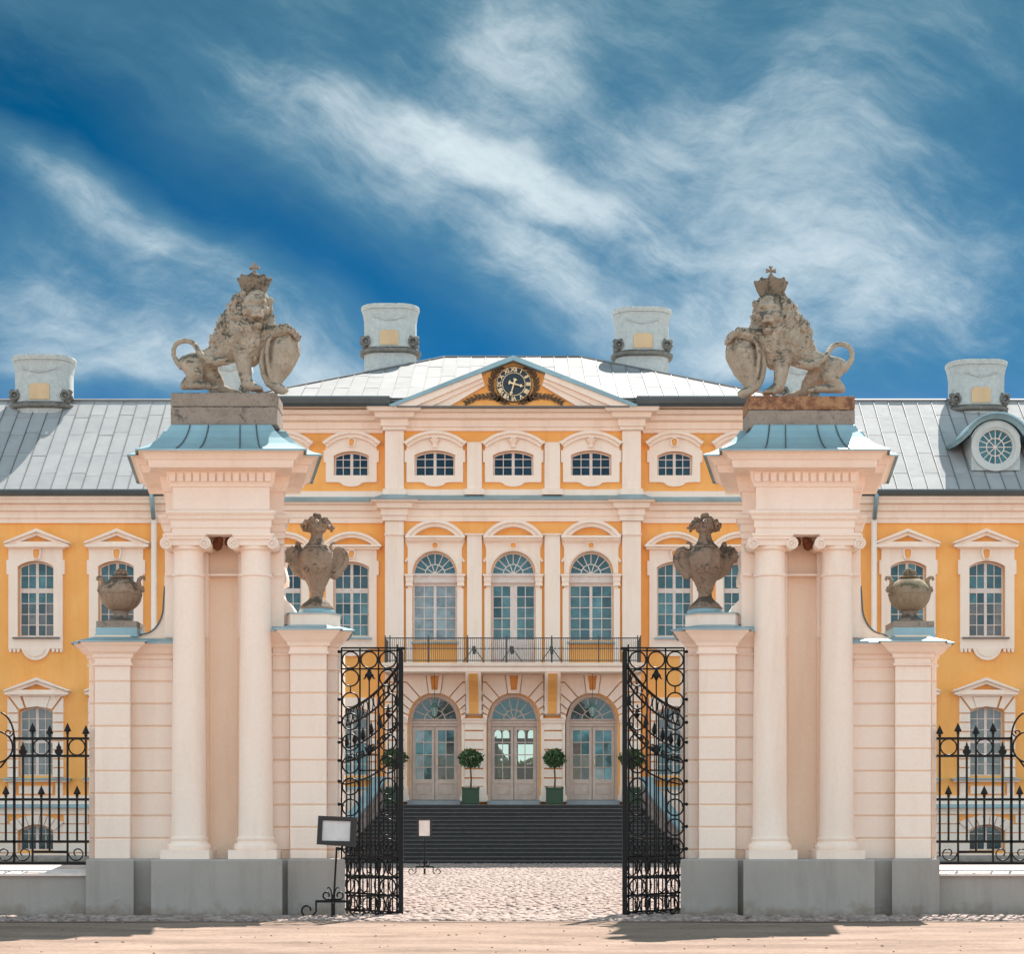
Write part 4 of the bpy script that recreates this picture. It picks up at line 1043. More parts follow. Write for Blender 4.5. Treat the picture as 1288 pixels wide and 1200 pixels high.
# ---- steps and their flanking walls
NS = 15; ztop = Z(1012.5, 63.6); rise = ztop/NS; Y_bot = 60.0; Y_top = 63.6
def stair_half(t): return (X(806+(1-t)**1.25*58, 63.0))
land = mb(); land.box(-stair_half(1)-1.0, stair_half(1)+1.0, Y_top, YR-0.3, 0, ztop); stairs = land.build('stairs', LANDM, palace)
land = mb(); 
for cxa in (546.6, 646.3, 745.2): land.box(X(cxa-33,YR), X(cxa+33,YR), YR-0.62, YR+0.45, ztop+0.002, Z(1007.5,YR))
land.build('door_step', LANDM, stairs)
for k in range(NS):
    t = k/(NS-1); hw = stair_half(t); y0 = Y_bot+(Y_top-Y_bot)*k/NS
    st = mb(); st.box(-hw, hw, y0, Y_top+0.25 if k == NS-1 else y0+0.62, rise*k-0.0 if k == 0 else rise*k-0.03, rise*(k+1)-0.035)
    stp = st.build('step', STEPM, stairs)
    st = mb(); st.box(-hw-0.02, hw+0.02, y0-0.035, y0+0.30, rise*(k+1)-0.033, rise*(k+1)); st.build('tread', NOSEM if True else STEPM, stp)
for s in (-1, 1):
    d = mb(); hw0, hw1 = stair_half(0)+0.05, stair_half(1)+0.05
    n = 10; vs = []; fs = []
    for k in range(n+1):
        t = k/n; x = s*(stair_half(t)+0.05); y = Y_bot+(Y_top-Y_bot)*t; z = 0.55+t*(ztop+0.35)
        vs += [(x, y, 0), (x+s*0.32, y, 0), (x, y, z), (x+s*0.32, y, z)]
    for k in range(n):
        a = k*4; fs += [(a, a+4, a+6, a+2), (a+1, a+3, a+7, a+5), (a+2, a+6, a+7, a+3)]
    fs += [(0,2,3,1), (n*4, n*4+1, n*4+3, n*4+2)]
    d.add(vs, fs); flank = d.build('flanking_wall', COBBLE, stairs)
    d = mb(); vs = []; fs = []
    for k in range(n+1):
        t = k/n; x = s*(stair_half(t)+0.05); y = Y_bot-0.03+(Y_top-Y_bot+0.03)*t; z = 0.553+t*(ztop+0.35)
        vs += [(x-s*0.06, y, z), (x+s*0.38, y, z), (x-s*0.06, y, z+0.09), (x+s*0.38, y, z+0.09)]
    fs = []
    for k in range(n):
        a = k*4; fs += [(a, a+4, a+6, a+2), (a+1, a+3, a+7, a+5), (a+2, a+6, a+7, a+3), (a, a+1, a+5, a+4)]
    fs += [(0,2,3,1), (n*4, n*4+1, n*4+3, n*4+2)]
    d.add(vs, fs); d.build('coping', BLUEM, stairs)
    d = mb(); x0, x1 = sorted((s*(stair_half(1)+0.05), s*12.4)); d.box(x0, x1, Y_top, Y_top+0.32, 0, ztop+0.55); d.build('flanking_wall', WHITE, stairs)
    d = mb(); d.box(x0-0.04, x1+0.04, Y_top-0.05, Y_top+0.38, ztop+0.55, ztop+0.63); d.build('coping', BLUEM, stairs)

# ---- roofs
def slope(name, Y0, z0, ang, length, x0, x1, colw, row_edges, clip, vis, under):
    """front roof slope with sheet panels; clip = function(poly)->poly in (x, s) coordinates"""
    ca, sa = cos(ang), sin(ang)
    def P3(x, s, off): return (x, Y0+s*ca-off*sa, z0+s*sa+off*ca)
    roof = mb(); base = clip([(x0,0),(x1,0),(x1,length),(x0,length)])
    vs = [P3(x, s, -0.03) for x, s in base]+[P3(x, s, -0.12) for x, s in base]; n = len(base)
    roof.add(vs, [tuple(range(n)), tuple(range(n,2*n))[::-1]]+[(i,(i+1)%n,(i+1)%n+n,i+n) for i in range(n)])
    r = roof.build(name, SEAM, palace, origin=(0.5*(x0+x1), Y0, z0))
    rest = mb(); seams = mb(); shared = {}
    nc = int(round((x1-x0)/colw)); colw = (x1-x0)/nc
    for c in range(nc):
        a, b_ = x0+c*colw, x0+(c+1)*colw
        stag = [(e+(0.10 if c % 2 else -0.10) if 0 < i < len(row_edges)-1 else e) for i, e in enumerate(row_edges)]
        for k in range(len(stag)-1):
            full = [(a+.013, stag[k]+.010), (b_-.013, stag[k]+.010), (b_-.013, stag[k+1]-.007), (a+.013, stag[k+1]-.007)]
            poly = clip(full)
            if len(poly) < 3: continue
            n = len(poly); lift = 0.016
            if vis(0.5*(a+b_)) :
                o3 = Vector(P3(a, stag[k], 0)); key = (c % 2, k) if (poly == full) else None
                if key in shared: me = shared[key]
                else:
                    m = mb(); vs = [P3(x, s, lift) for x, s in poly]+[P3(x, s, 0) for x, s in poly]
                    m.add(vs, [tuple(range(n)), tuple(range(n,2*n))[::-1]]+[(i,(i+1)%n,(i+1)%n+n,i+n) for i in range(n)])
                    me = m.mesh('roof_panel', under or ROOF, o3)
                    if key: shared[key] = me
                inst('roof_panel', me, r, o3, (radians(random.uniform(-.35,.35)), radians(random.uniform(-.5,.5)), 0))
            else:
                vs = [P3(x, s, lift) for x, s in poly]+[P3(x, s, 0) for x, s in poly]
                rest.add(vs, [tuple(range(n)), tuple(range(n,2*n))[::-1]]+[(i,(i+1)%n,(i+1)%n+n,i+n) for i in range(n)])
        line = clip([(a-.012, 0), (a+.012, 0), (a+.012, length), (a-.012, length)])
        if len(line) >= 3:
            n = len(line); vs = [P3(x, s, 0.045) for x, s in line]+[P3(x, s, -0.01) for x, s in line]
            seams.add(vs, [tuple(range(n))]+[(i,(i+1)%n,(i+1)%n+n,i+n) for i in range(n)])
    if rest.f: rest.build('roof_panel', under or ROOF, r, kind='stuff')
    o = seams.build('standing_seam', SEAM, r); o['kind'] = 'stuff'
    return r
zw = Z(618, YS-0.5); aw = math.atan2(4.34, 4.55); Lw = hypot(4.34, 4.55)
ew = [0, Lw*0.17, Lw*0.39, Lw*0.62, Lw*0.82, Lw]
idt = lambda p: p
for s in (-1, 1):
    x0, x1 = (X(-420,YS)-0.4, X(299,YS)) if s < 0 else (X(991,YS), X(1710,YS)+0.4)
    slope('wing_roof', YS-0.5, zw-0.0, aw, Lw, x0, x1, 0.553, ew, idt, lambda x: 12.3 < abs(x) < 19.7, None)
    d = mb(); zr = zw+Lw*sin(aw); yr = YS-0.5+Lw*cos(aw)
    d.add([(x0,yr,zr),(x1,yr,zr),(x1,75,zr+0.1),(x0,75,zr+0.1),(x0,80,zw),(x1,80,zw)], [(0,1,2,3),(3,2,5,4)])
    e0 = x0 if s < 0 else x1
    d.add([(e0, YS-0.4, zw-0.1), (e0, yr, zr-0.05), (e0, 75, zr), (e0, 80, zw-0.1)], [(0,1,2,3)])
    rf = d.build('rear_roof', ROOF, palace)
    d = mb(); d.tube([(x0, yr+0.02, zr+0.02), (x1, yr+0.02, zr+0.02)], 0.09, 6); d.build('ridge_cap', SEAM, palace)
    d = mb(); gy = YS-0.62-0.06
    d.sweep([(x0, gy), (x1, gy)], [(-0.12, zw+0.02), (-0.12, zw-0.16), (-0.04, zw-0.20), (0.08, zw-0.16), (0.14, zw-0.04), (0.14, zw+0.02), (0.11, zw+0.0), (0.0, zw-0.1)]); d.build('gutter', GUTTER, palace)
zc = Z(501, YR-0.4); ac = radians(25); Dc = 7.2; Lc = Dc/cos(ac); XE = 9.9
def clip_c(p):
    k = 1/cos(ac)      # along s the hip moves cos(ac) per unit of slope length
    p = clip_poly(p, -1, cos(ac), XE)
    return clip_poly(p, 1, cos(ac), XE) if len(p) >= 3 else p
slope('main_roof', YR-0.4, zc, ac, Lc, -XE, XE, 0.545, [0, Lc*0.24, Lc*0.50, Lc*0.76, Lc], clip_c, lambda x: abs(x) < 9.2, ROOFC)
d = mb(); zr = zc+Dc*tan(ac); yr = YR-0.4+Dc; xr = XE-Dc; yb2 = yr+Dc
d.add([(-XE, YR-0.4, zc), (-xr, yr, zr), (-XE, yb2, zc)], [(0,1,2)]); d.add([(XE, YR-0.4, zc), (xr, yr, zr), (XE, yb2, zc)], [(0,1,2)])
d.add([(-xr, yr, zr), (xr, yr, zr), (XE, yb2, zc), (-XE, yb2, zc)], [(0,1,2,3)]); d.build('rear_roof', ROOF, palace)
d = mb(); d.tube([(-XE, YR-0.4, zc+0.02), (-xr, yr, zr+0.03), (xr, yr, zr+0.03), (XE, YR-0.4, zc+0.02)], 0.055, 6); d.build('ridge_cap', SEAM, palace)
for (a, b_) in ((X(299,YS)-0.5, X(492,YR)), (X(799,YR), X(991,YS)+0.5)):
    d = mb(); gy = YR-0.62
    d.sweep([(a, gy), (b_, gy)], [(-0.16, zc+0.02), (-0.16, zc-0.26), (-0.02, zc-0.34), (0.10, zc-0.24), (0.16, zc-0.08), (0.16, zc), (0.13, zc-0.02), (0.0, zc-0.12)]); d.build('gutter', GUTTER, palace)
for px in (195.5, 1097.5):   # downpipes
    d = mb(); x = X(px, YS); yy = YS-0.28
    d.tube([(x, YS-0.72, zw-0.12), (x, YS-0.70, Z(630,YS)), (x, YS-0.55, Z(640,YS)), (x, yy-0.05, Z(655,YS))], 0.085, 8); p1 = d.build('downpipe', BLUEM, palace, smooth=True)
    d = mb(); d.tube([(x, yy, Z(654,YS)), (x, yy, 0.3)], 0.105, 10); d.build('lower_pipe', PIER, p1, smooth=True)
# chimneys
def chimney(px, Yf, y_top, y_ledge, halfpx, zb, nm='chimney', dep=1.5, panel=True):
    S = Yf/F; hw = halfpx*S; x = X(px, Yf); z = lambda y: Z(y, Yf); u = y_ledge-y_top
    ch = 0.28; yb_ = Yf+dep
    ch = 0.62; path = []
    for (ccx, ccy, a0) in ((x-hw+ch, Yf+ch, 180), (x+hw-ch, Yf+ch, 270), (x+hw-ch, yb_-ch, 0), (x-hw+ch, yb_-ch, 90)):
        path += [(ccx+ch*cos(radians(a0+18*k)), ccy+ch*sin(radians(a0+18*k))) for k in range(6)]
    path = [(p_[0], p_[1] if p_[1] > Yf+1e-6 else Yf) for p_ in path]
    y = lambda k: z(y_top+u*k)
    d = mb(); d.sweep(path, [(0, zb), (0, y(1.12)), (0.05, y(1.09))], True)
    d.sweep(path, [(0, y(1.0)), (0, y(0.45)), (0.0, y(0.36)), (0.02, y(0.27)), (0.05, y(0.17)), (0.08, y(0.12)), (0.05, y(0.12))], True)
    o = d.build(nm, CHIM, palace)
    d = mb(); d.sweep(path, [(0.0, y(1.12)), (0.16, y(1.09)), (0.19, y(1.03)), (0.10, y(0.99)), (0, y(0.97))], True); d.build('ledge', CHIMD, o)
    d = mb(); d.sweep(path, [(0.04, y(0.12)), (0.09, y(0.10)), (0.13, y(0.03)), (0.12, y(0.0)), (-0.25, y(0.0)), (-0.25, y(0.06))], True)
    d.sweep(path, [(-0.25, y(0.06)), (-0.3, y(0.2))], True, cap=True); d.build('cap', CHIMC, o)
    for s in (-1, 1):
        d = mb()
        for (dx, yy, rr) in ((0.90, 0.84, 0.17), (1.02, 0.76, 0.12), (0.78, 0.75, 0.13), (0.95, 0.93, 0.13), (1.05, 0.86, 0.10)):
            d.ball((x+s*hw*dx, Yf+0.22, y(yy)), rr, 8, (1.1, 0.9, 0.9))
        d.ring((x+s*hw*0.9, Yf+0.06, y(0.84)), 0.15, 0.045, n=12, k=5)
        d.tube([(x+s*hw*1.0, Yf+0.3, y(0.86)), (x+s*hw*1.0, yb_-0.5, y(0.86))], 0.10, 8)
        d.build('scroll', CHIMD, o, smooth=True)
    d = mb(); n = 10   # swag moulding under the cap
    pts = [(x-hw*0.62+1.24*hw*i/n, Yf-0.01, y(0.28)-0.15*sin(pi*i/n)**1.3) for i in range(n+1)]
    d.tube(pts, 0.035, 5); d.build('swag', CHIM, o, smooth=True)
    if panel:
        a = 12.8*halfpx/36*S/ (72.0/F) * (72.0/F); cy0, cy1 = y(0.60), y(0.935); c = 0.07
        d = mb(); d.plate([(x-a, cy1), (x-a, cy0-c), (x-a+c, cy0-c), (x-a+c, cy0), (x+a-c, cy0), (x+a-c, cy0-c), (x+a, cy0-c), (x+a, cy1)], [], Yf-0.035, Yf+0.01); d.build('panel', CHPAN, o)
    return o
chimney(489.5, 70.9, 382, 437, 33, 16.0); chimney(809, 70.9, 386, 441, 33.5, 16.0)
chimney(49.5, 68.75, 446, 506, 35.5, 13.5, dep=1.5); chimney(1234, 68.75, 452, 510, 34, 13.5, dep=1.5)
chimney(287, 69.2, 447, 498, 22, 13.0, dep=1.2, panel=False); chimney(1006, 69.2, 452, 500, 22, 13.0, dep=1.2, panel=False)
# round dormer on the right-hand wing roof
YD = YS+0.37; cxd, cyd = 1252.4, 562.0
d = mb(); n = 16
front = [(1222, 591.5), (1222, 548)]+arc_pts(cxd, 562, 33.5, radians(155), radians(25), n)+[(1283, 548), (1283, 591.5)]
circ = lambda r, k=28: [(cxd+r*cos(2*pi*i/k), cyd+r*sin(2*pi*i/k)) for i in range(k)]
d.pplate(front, [circ(22)], YD, 0, 3.4); dorm = d.build('dormer', CHIM, palace)
d = mb(); d.pplate(circ(31), [circ(24.5)], YD, 0.06, 0); d.pplate(circ(25), [circ(21.6)], YD, 0.02, 0.1); d.build('dormer_ring', plaster('pale_grey_paint', (0.50,0.53,0.52), (0.58,0.60,0.59)), dorm)
hoodp = [(1200, 556), (1207, 551), (1213, 545)]+arc_pts(cxd, 565, 43, radians(150), radians(30), 14)+[(1292, 545), (1298, 551), (1305, 556)]
d = mb(); d.moulding([XZ(p, YD) for p in hoodp], [(-0.16, 0.0), (-0.16, 0.10), (-0.05, 0.2), (0.0, 0.3), (0.06, 0.3), (0.06, -3.2)], YD); d.build('dormer_hood', BLUEM, dorm)
cells = []
for (ra, rb, n) in ((11.8, 21.2, 16), (2.0, 10.6, 8)):
    for k in range(n):
        a0, a1 = 2*pi*k/n, 2*pi*(k+1)/n; g0, g1 = 0.55/ra, 0.55/rb
        cells.append([(cxd+rb*cos(a0+g1), cyd-rb*sin(a0+g1)), (cxd+rb*cos((a0+a1)/2), cyd-rb*sin((a0+a1)/2)), (cxd+rb*cos(a1-g1), cyd-rb*sin(a1-g1)), (cxd+ra*cos(a1-min(g0,.3)), cyd-ra*sin(a1-min(g0,.3))), (cxd+ra*cos(a0+min(g0,.3)), cyd-ra*sin(a0+min(g0,.3)))])
d = mb(); d.pplate(circ(21.9), cells, YD, -0.06, 0.10); d.build('dormer_glazing_bars', TRIMD, dorm)
d = mb(); [d.plate([XZ(q, YD) for q in c], [], YD+0.08, YD+0.085) for c in cells]; d.build('dormer_glass', G_TEAL, dorm)

# ================================================================== GATE PIERS
Y0 = 25.0
def px_path(pts): return [(X(p[0], p[1]), p[1]) for p in pts]
def sweep_px(b, pts, prof, Yz, closed=True, cap=False): b.sweep(px_path(pts), [(o, Z(y, Yz-max(0, o))) for o, y in prof], closed, cap)
def gate_pier(label, rt):
    g = thing('gate_pier', (X(280,25.5), 25.5, 0), label, 'gate pier', 'pair of piers flanking the gateway')
    # plinth, down into the ground
    pl = [(108,25.2),(168,25.2),(168,25.36),(190,25.36),(190,25.0),(355,25.0),(355,25.36),(362,25.36),(362,25.25),(434,25.3),(428,26.75),(119,26.75)]
    b = mb(); sweep_px(b, pl, [(0.012,1164),(0.012,1157),(0,1156),(0.0,1083.5),(-0.012,1081.6),(-0.05,1081.2)], 25.0, True, True); b.build('plinth', GREYP, g)
    # core: peach plaster that shows in the joints
    core = [(112.5,25.62),(119.5,25.62),(119.5,25.40),(164,25.40),(164,25.62),(262,25.62),(264,25.74),(298,25.74),(300,25.62),(365,25.62),(365,25.44),(411,25.44),(411,25.62),(425,25.62),(420,26.55),(122,26.55)]
    b = mb(); sweep_px(b, core, [(0,1081.3),(0,800)], 25.5, True, True); b.build('core', PEACH, g)
    b = mb(); sweep_px(b, [(207.5,25.60),(262,25.60),(264,25.74),(298,25.74),(300,25.60),(357.5,25.60),(353,26.50),(212,26.50)], [(0,801),(0,671)], 25.5, True); b.build('upper_core', PEACH if False else PIER, g)
    # rusticated blocks
    def row_blocks(x0, x1, Yf, ys, last_plain=None, edge=0.35):
        for k, (a, c) in enumerate(zip(ys, ys[1:])):
            j = 0.85
            d = mb(); xa, xb, za, zb = X(x0,Yf), X(x1,Yf), Z(c-(j if k < len(ys)-2 else 0.1),Yf), Z(a+(j if k else 0.1),Yf); e = 0.012
            yf = Yf-0.022; yb = Yf+0.012
            vs = [(xa,yb,za),(xb,yb,za),(xb,yb,zb),(xa,yb,zb),(xa,yf+e,za),(xb,yf+e,za),(xb,yf+e,zb),(xa,yf+e,zb),(xa+e,yf,za+e),(xb-e,yf,za+e),(xb-e,yf,zb-e),(xa+e,yf,zb-e)]
            fs = [(0,1,5,4),(1,2,6,5),(2,3,7,6),(3,0,4,7),(4,5,9,8),(5,6,10,9),(6,7,11,10),(7,4,8,11),(8,9,10,11)]
            d.add(vs, fs); oo = Vector(((xa+xb)/2*(-1 if MIR else 1), yf, (za+zb)/2))
            o = d.build('stone_block', PIER, g, origin=oo)
    yo = [829.5+28.2*k for k in range(9)]+[1081.2]
    yi = [816.0+28.15*k for k in range(9)]+[1069.5, 1081.2]
    row_blocks(119.3, 164.2, 25.40, yo); row_blocks(164.4, 218, 25.62, yo); 
    row_blocks(342, 364.9, 25.62, yi[:-1]+[]); row_blocks(364.9, 411.2, 25.44, yi); row_blocks(411.3, 425.2, 25.62, yi)
    row_blocks(112.4, 119.2, 25.62, yo)
    # inner reveal toward the passage: courses seen end-on
    d = mb(); xe = X(425,25.62)
    for a, c in zip(yi, yi[1:]): d.box(xe-0.01, xe+0.022, 25.64, 26.5, Z(c-1.2,25.6), Z(a+1.2,25.6))
    d.build('reveal_course', PIER, g, kind='stuff')
    # lower caps
    capo = [(112.5,25.62),(119.5,25.62),(119.5,25.37),(164,25.37),(164,25.60),(214,25.60),(214,26.50),(122,26.50)]
    capi = [(344,25.60),(365,25.60),(365,25.41),(411,25.41),(411,25.60),(425,25.60),(420,26.50),(344,26.50)]
    b = mb(); sweep_px(b, capo, [(0.0,838),(0.025,837.4),(0.03,835),(0.008,834),(0.008,829),(0.02,828),(0.035,827),(0.04,823),(0.09,820),(0.15,813),(0.19,810.5),(0.20,808),(0.20,806.5),(-0.1,805)], 25.4, True, True); b.build('outer_cap', PIER, g)
    b = mb(); sweep_px(b, capi, [(0.0,823),(0.025,822.4),(0.03,820),(0.008,819),(0.008,814),(0.02,813),(0.035,812),(0.05,808),(0.09,804),(0.15,797),(0.18,794.5),(0.19,792),(0.19,791),(-0.1,790)], 25.4, True, True); b.build('inner_cap', PIER, g)
    b = mb(); sweep_px(b, capo, [(0.235,807.5),(0.235,806.0),(0.0,801.5),(-0.10,800.3)], 25.4, True, True); b.build('cap_flashing', BLUEM, g)
    b = mb(); sweep_px(b, capi, [(0.225,792),(0.225,790.5),(0.02,786.3),(-0.08,785.0)], 25.4, True, True); b.build('cap_flashing', BLUEM, g)
    # pedestal for the inner urn
    b = mb(); cx = 395; ped_ = [(cx-33,25.62),(cx-30,25.50),(cx+17,25.50),(cx+33,25.72),(cx+33,26.3),(cx-33,26.3)]
    sweep_px(b, ped_, [(0,787),(0,771.5)], 25.55, True, True); b.build('urn_pedestal', PIER, g)
    b = mb(); sweep_px(b, ped_, [(0.02,772.2),(0.02,770.8),(-0.05,770.4)], 25.55, True, True); b.build('pedestal_flashing', BLUEM, g)
    # scrolled shoulders
    b = mb(); n = 10
    pts = [(214,722),(208,722),(207.4,748),(206.5,762)]+[(206.5-26*(1-cos(pi/2*k/n)), 762+36*sin(pi/2*k/n)) for k in range(1,n+1)]+[(176,799.5),(172,803.5),(214,804)]
    b.pplate(pts, [], 25.8, 0.05, 0.35); b.build('scroll_shoulder', PIER, g)
    b = mb(); ed = [(208.3,738)]+pts[2:-3]
    vs = []; fs = []
    for p in ed+[(172,803)]: vs += [(X(p[0]-0.9,25.8), 25.73, Z(p[1]-0.3,25.8)), (X(p[0]-0.9,25.8), 26.17, Z(p[1]-0.3,25.8)), (X(p[0]+0.6,25.8), 25.73, Z(p[1]+0.8,25.8)), (X(p[0]+0.6,25.8), 26.17, Z(p[1]+0.8,25.8))]
    for k in range(len(ed)): a = k*4; fs += [(a,a+4,a+5,a+1),(a,a+2,a+6,a+4),(a+2,a+3,a+7,a+6),(a+1,a+5,a+7,a+3)]
    b.add(vs, fs); b.build('shoulder_flashing', GUTTER, g)
    b = mb(); pts = [(345,733),(349.5,736.5),(351.5,742),(353,744.5),(356,750.5),(360,755),(364.5,759),(368,763.5),(371,769),(373,775),(373,787),(345,787)]
    b.pplate(pts, [], 25.8, 0.1, 0.40); b.pplate([(352,688),(357,690),(358.5,700),(356.6,712),(360,726),(359.5,734),(352,736),(345,735),(345,688)], [], 25.75, 0.05, 0.40); b.build('scroll_shoulder', PIER, g)
    # columns
    for cxp in (236.5, 320.5):
        YC = 25.42; cxm = X(cxp+1.2, YC); r = 0.243
        z = lambda y: Z(y, 25.25)
        prof = [(r*1.22, z(1069.6)), (r*1.27, z(1067.5)), (r*1.27, z(1064)), (r*1.20, z(1061.8)), (r*1.10, z(1060.8)), (r*1.06, z(1058.4)), (r*1.11, z(1057)), (r*1.11, z(1054.6)), (r*1.04, z(1053.5)), (r*1.015, z(1050))]
        prof += [(r*(1.0-0.13*((1050-y)/330.0)**1.7 if y < 1050 else r), z(y)) for y in (1020, 960, 900, 860, 820, 780, 750, 728)]
        rt = r*0.872
        prof += [(rt, z(725)), (rt*1.10, z(724)), (rt*1.10, z(720.8)), (rt, z(720)), (rt*0.995, z(700)), (rt*0.99, z(693)), (rt*1.14, z(691)), (rt*1.16, z(687.5)), (rt*1.05, z(685))]
        b = mb(); b.lathe(prof, cxm, YC, 40); col = b.build('column', PIER, g, smooth='auto')
        b = mb(); q = r*1.40; b.box(cxm-q, cxm+q, YC-q, YC+q, z(1081.2), z(1069.6)); b.build('base_block', PIER, col)
        b = mb(); q = rt*1.30; b.box(cxm-q, cxm+q, YC-q, YC+q, z(679.5), z(672.2)); b.box(cxm-q*1.06, cxm+q*1.06, YC-q*1.06, YC+q*1.06, z(675.5), z(672.4))
        b.box(cxm-rt*1.2, cxm+rt*1.2, YC-q*0.9, YC+q*0.9, z(687), z(679.6)); b.build('abacus', PIER, col)
        for s in (-1, 1):
            b = mb(); vc = Vector((cxm+s*rt*1.28, YC-q*0.93, z(685.2)))
            b.tube([(vc.x, YC-q*0.98, vc.z), (vc.x, YC+q*0.98, vc.z)], 0.072, 14)
            pts = []
            for k in range(26):
                a = pi/2+s*-1*2*pi*1.9*k/25; rr = 0.082*(1-k/25*0.72); pts.append((vc.x-s*rr*cos(a)*0+rr*cos(a), YC-q*1.0, vc.z+rr*sin(a)))
            b.tube(pts, [0.019-0.008*k/25 for k in range(26)], 5)
            b.ball((vc.x, YC-q*1.0, vc.z), 0.02, 6); b.build('volute', PIER, col, smooth=True)
    # small nests under the architrave, between the capitals
    b = mb(); b.ball((X(273,25.4), 25.45, Z(684,25.4)), 0.085, 8, (0.9,1,1.15)); b.ball((X(277,25.4), 25.4, Z(679.5,25.4)), 0.05, 8); b.build('nest', NEST, g)
    b = mb(); b.ball((X(286,25.4), 25.45, Z(681,25.4)), 0.065, 8, (0.8,1,1)); b.build('nest', NEST, g)
    b = mb(); b.pbox(259,303,722.4,724.8,25.62,0.035,0.1); b.build('necking_band', PIER, g)
    b = mb(); b.pbox(262.3,299.7,672.5,1081,25.735,0,0.02); b.build('niche', PEACH, g)
    # pilasters behind the columns
    b = mb(); 
    for (a, c) in ((208.5, 219), (345, 356)):
        b.pbox(a, c, 720.5, 724.8, 25.6, 0.035, 0); b.pbox(a-(1 if a < 250 else 0), c+(0 if a < 250 else 1.5), 677, 685, 25.6, 0.04, 0); b.pbox(a-(2.5 if a < 250 else 0), c+(0 if a < 250 else 3), 672.3, 677, 25.6, 0.07, 0)
    b.build('pilaster_cap', PIER, g)
    # entablature
    ent = [(207.5,25.52),(216.3,25.52),(216.3,25.15),(340,25.15),(340,25.52),(357.5,25.52),(353,26.55),(212,26.55)]
    b = mb(); sweep_px(b, ent, [(-0.6,672.2),(0.0,672.2),(0.0,664),(0.015,663.5),(0.015,655.5),(0.025,654),(0.045,652.5),(0.055,649),(0.085,645),(0.085,642),(0.0,640.5)], 25.15); b.build('architrave', PIER, g)
    b = mb(); sweep_px(b, ent, [(0.0,640.6),(-0.01,640),(-0.01,613),(0.015,612)], 25.15); b.build('frieze', PIER, g)
    b = mb(); sweep_px(b, ent, [(0.015,612),(0.03,609),(0.045,607),(0.045,606),(0.075,592.5),(0.10,591.5),(0.13,590),(0.16,588.6),(0.30,587.8),(0.315,584),(0.325,578.5),(0.35,577.5),(0.37,574),(0.40,570),(0.45,567.3),(0.46,566.2),(0.46,564.6),(-0.1,563.5)], 25.15, True, True); b.build('cornice', PIER, g)
    d0, d1 = X(216.3,25.15)-0.035, X(340,25.15)+0.035; nd = 13; w_ = (d1-d0)/nd; me = None
    for k in range(nd):
        xa = d0+k*w_+0.016; xb = d0+(k+1)*w_-0.016
        oc = Vector((((xa+xb)/2)*(-1 if MIR else 1), 25.15-0.07, Z(600,25.15)))
        if me is None: b = mb(); b.box(xa, xb, 25.15-0.095, 25.15-0.04, Z(605.4,25.07), Z(594.4,25.07)); me = b.mesh('dentil', PIER, oc)
        o = bpy.data.objects.new('dentil', me); C.objects.link(o); o.parent = g; o.location = oc-WLOC[g]
    b = mb(); sweep_px(b, ent, [(0.50,566.5),(0.50,564.3),(0.40,562.2),(0.28,557.5),(0.16,550),(0.07,541.5+rt*0.5),(0.02,534.5+rt),(0.0,533.8+rt)], 25.15, True, True); b.build('metal_roof', BLUEM, g)
    for k in (240, 263, 302, 322):
        b = mb(); x = X(k,25.15); xc = X(278,25.15)
        b.tube([(x+(x-xc)*o_*0.55, 25.15-o_-0.006, Z(y_,25.15-o_)+0.004) for o_, y_ in ((0.49,564),(0.40,562.2),(0.28,557.5),(0.16,550),(0.07,541.5+rt*0.5),(0.02,534.5+rt))], 0.011, 4)
        b.build('roof_seam', GUTTER, g)
    return g
gate_pier('left-hand cream gate pier with twin columns, beside the black notice stand', 0)
MIR = True
gate_pier('right-hand cream gate pier with twin columns, topped by the rust-stained lion slab', 4.5)
MIR = False

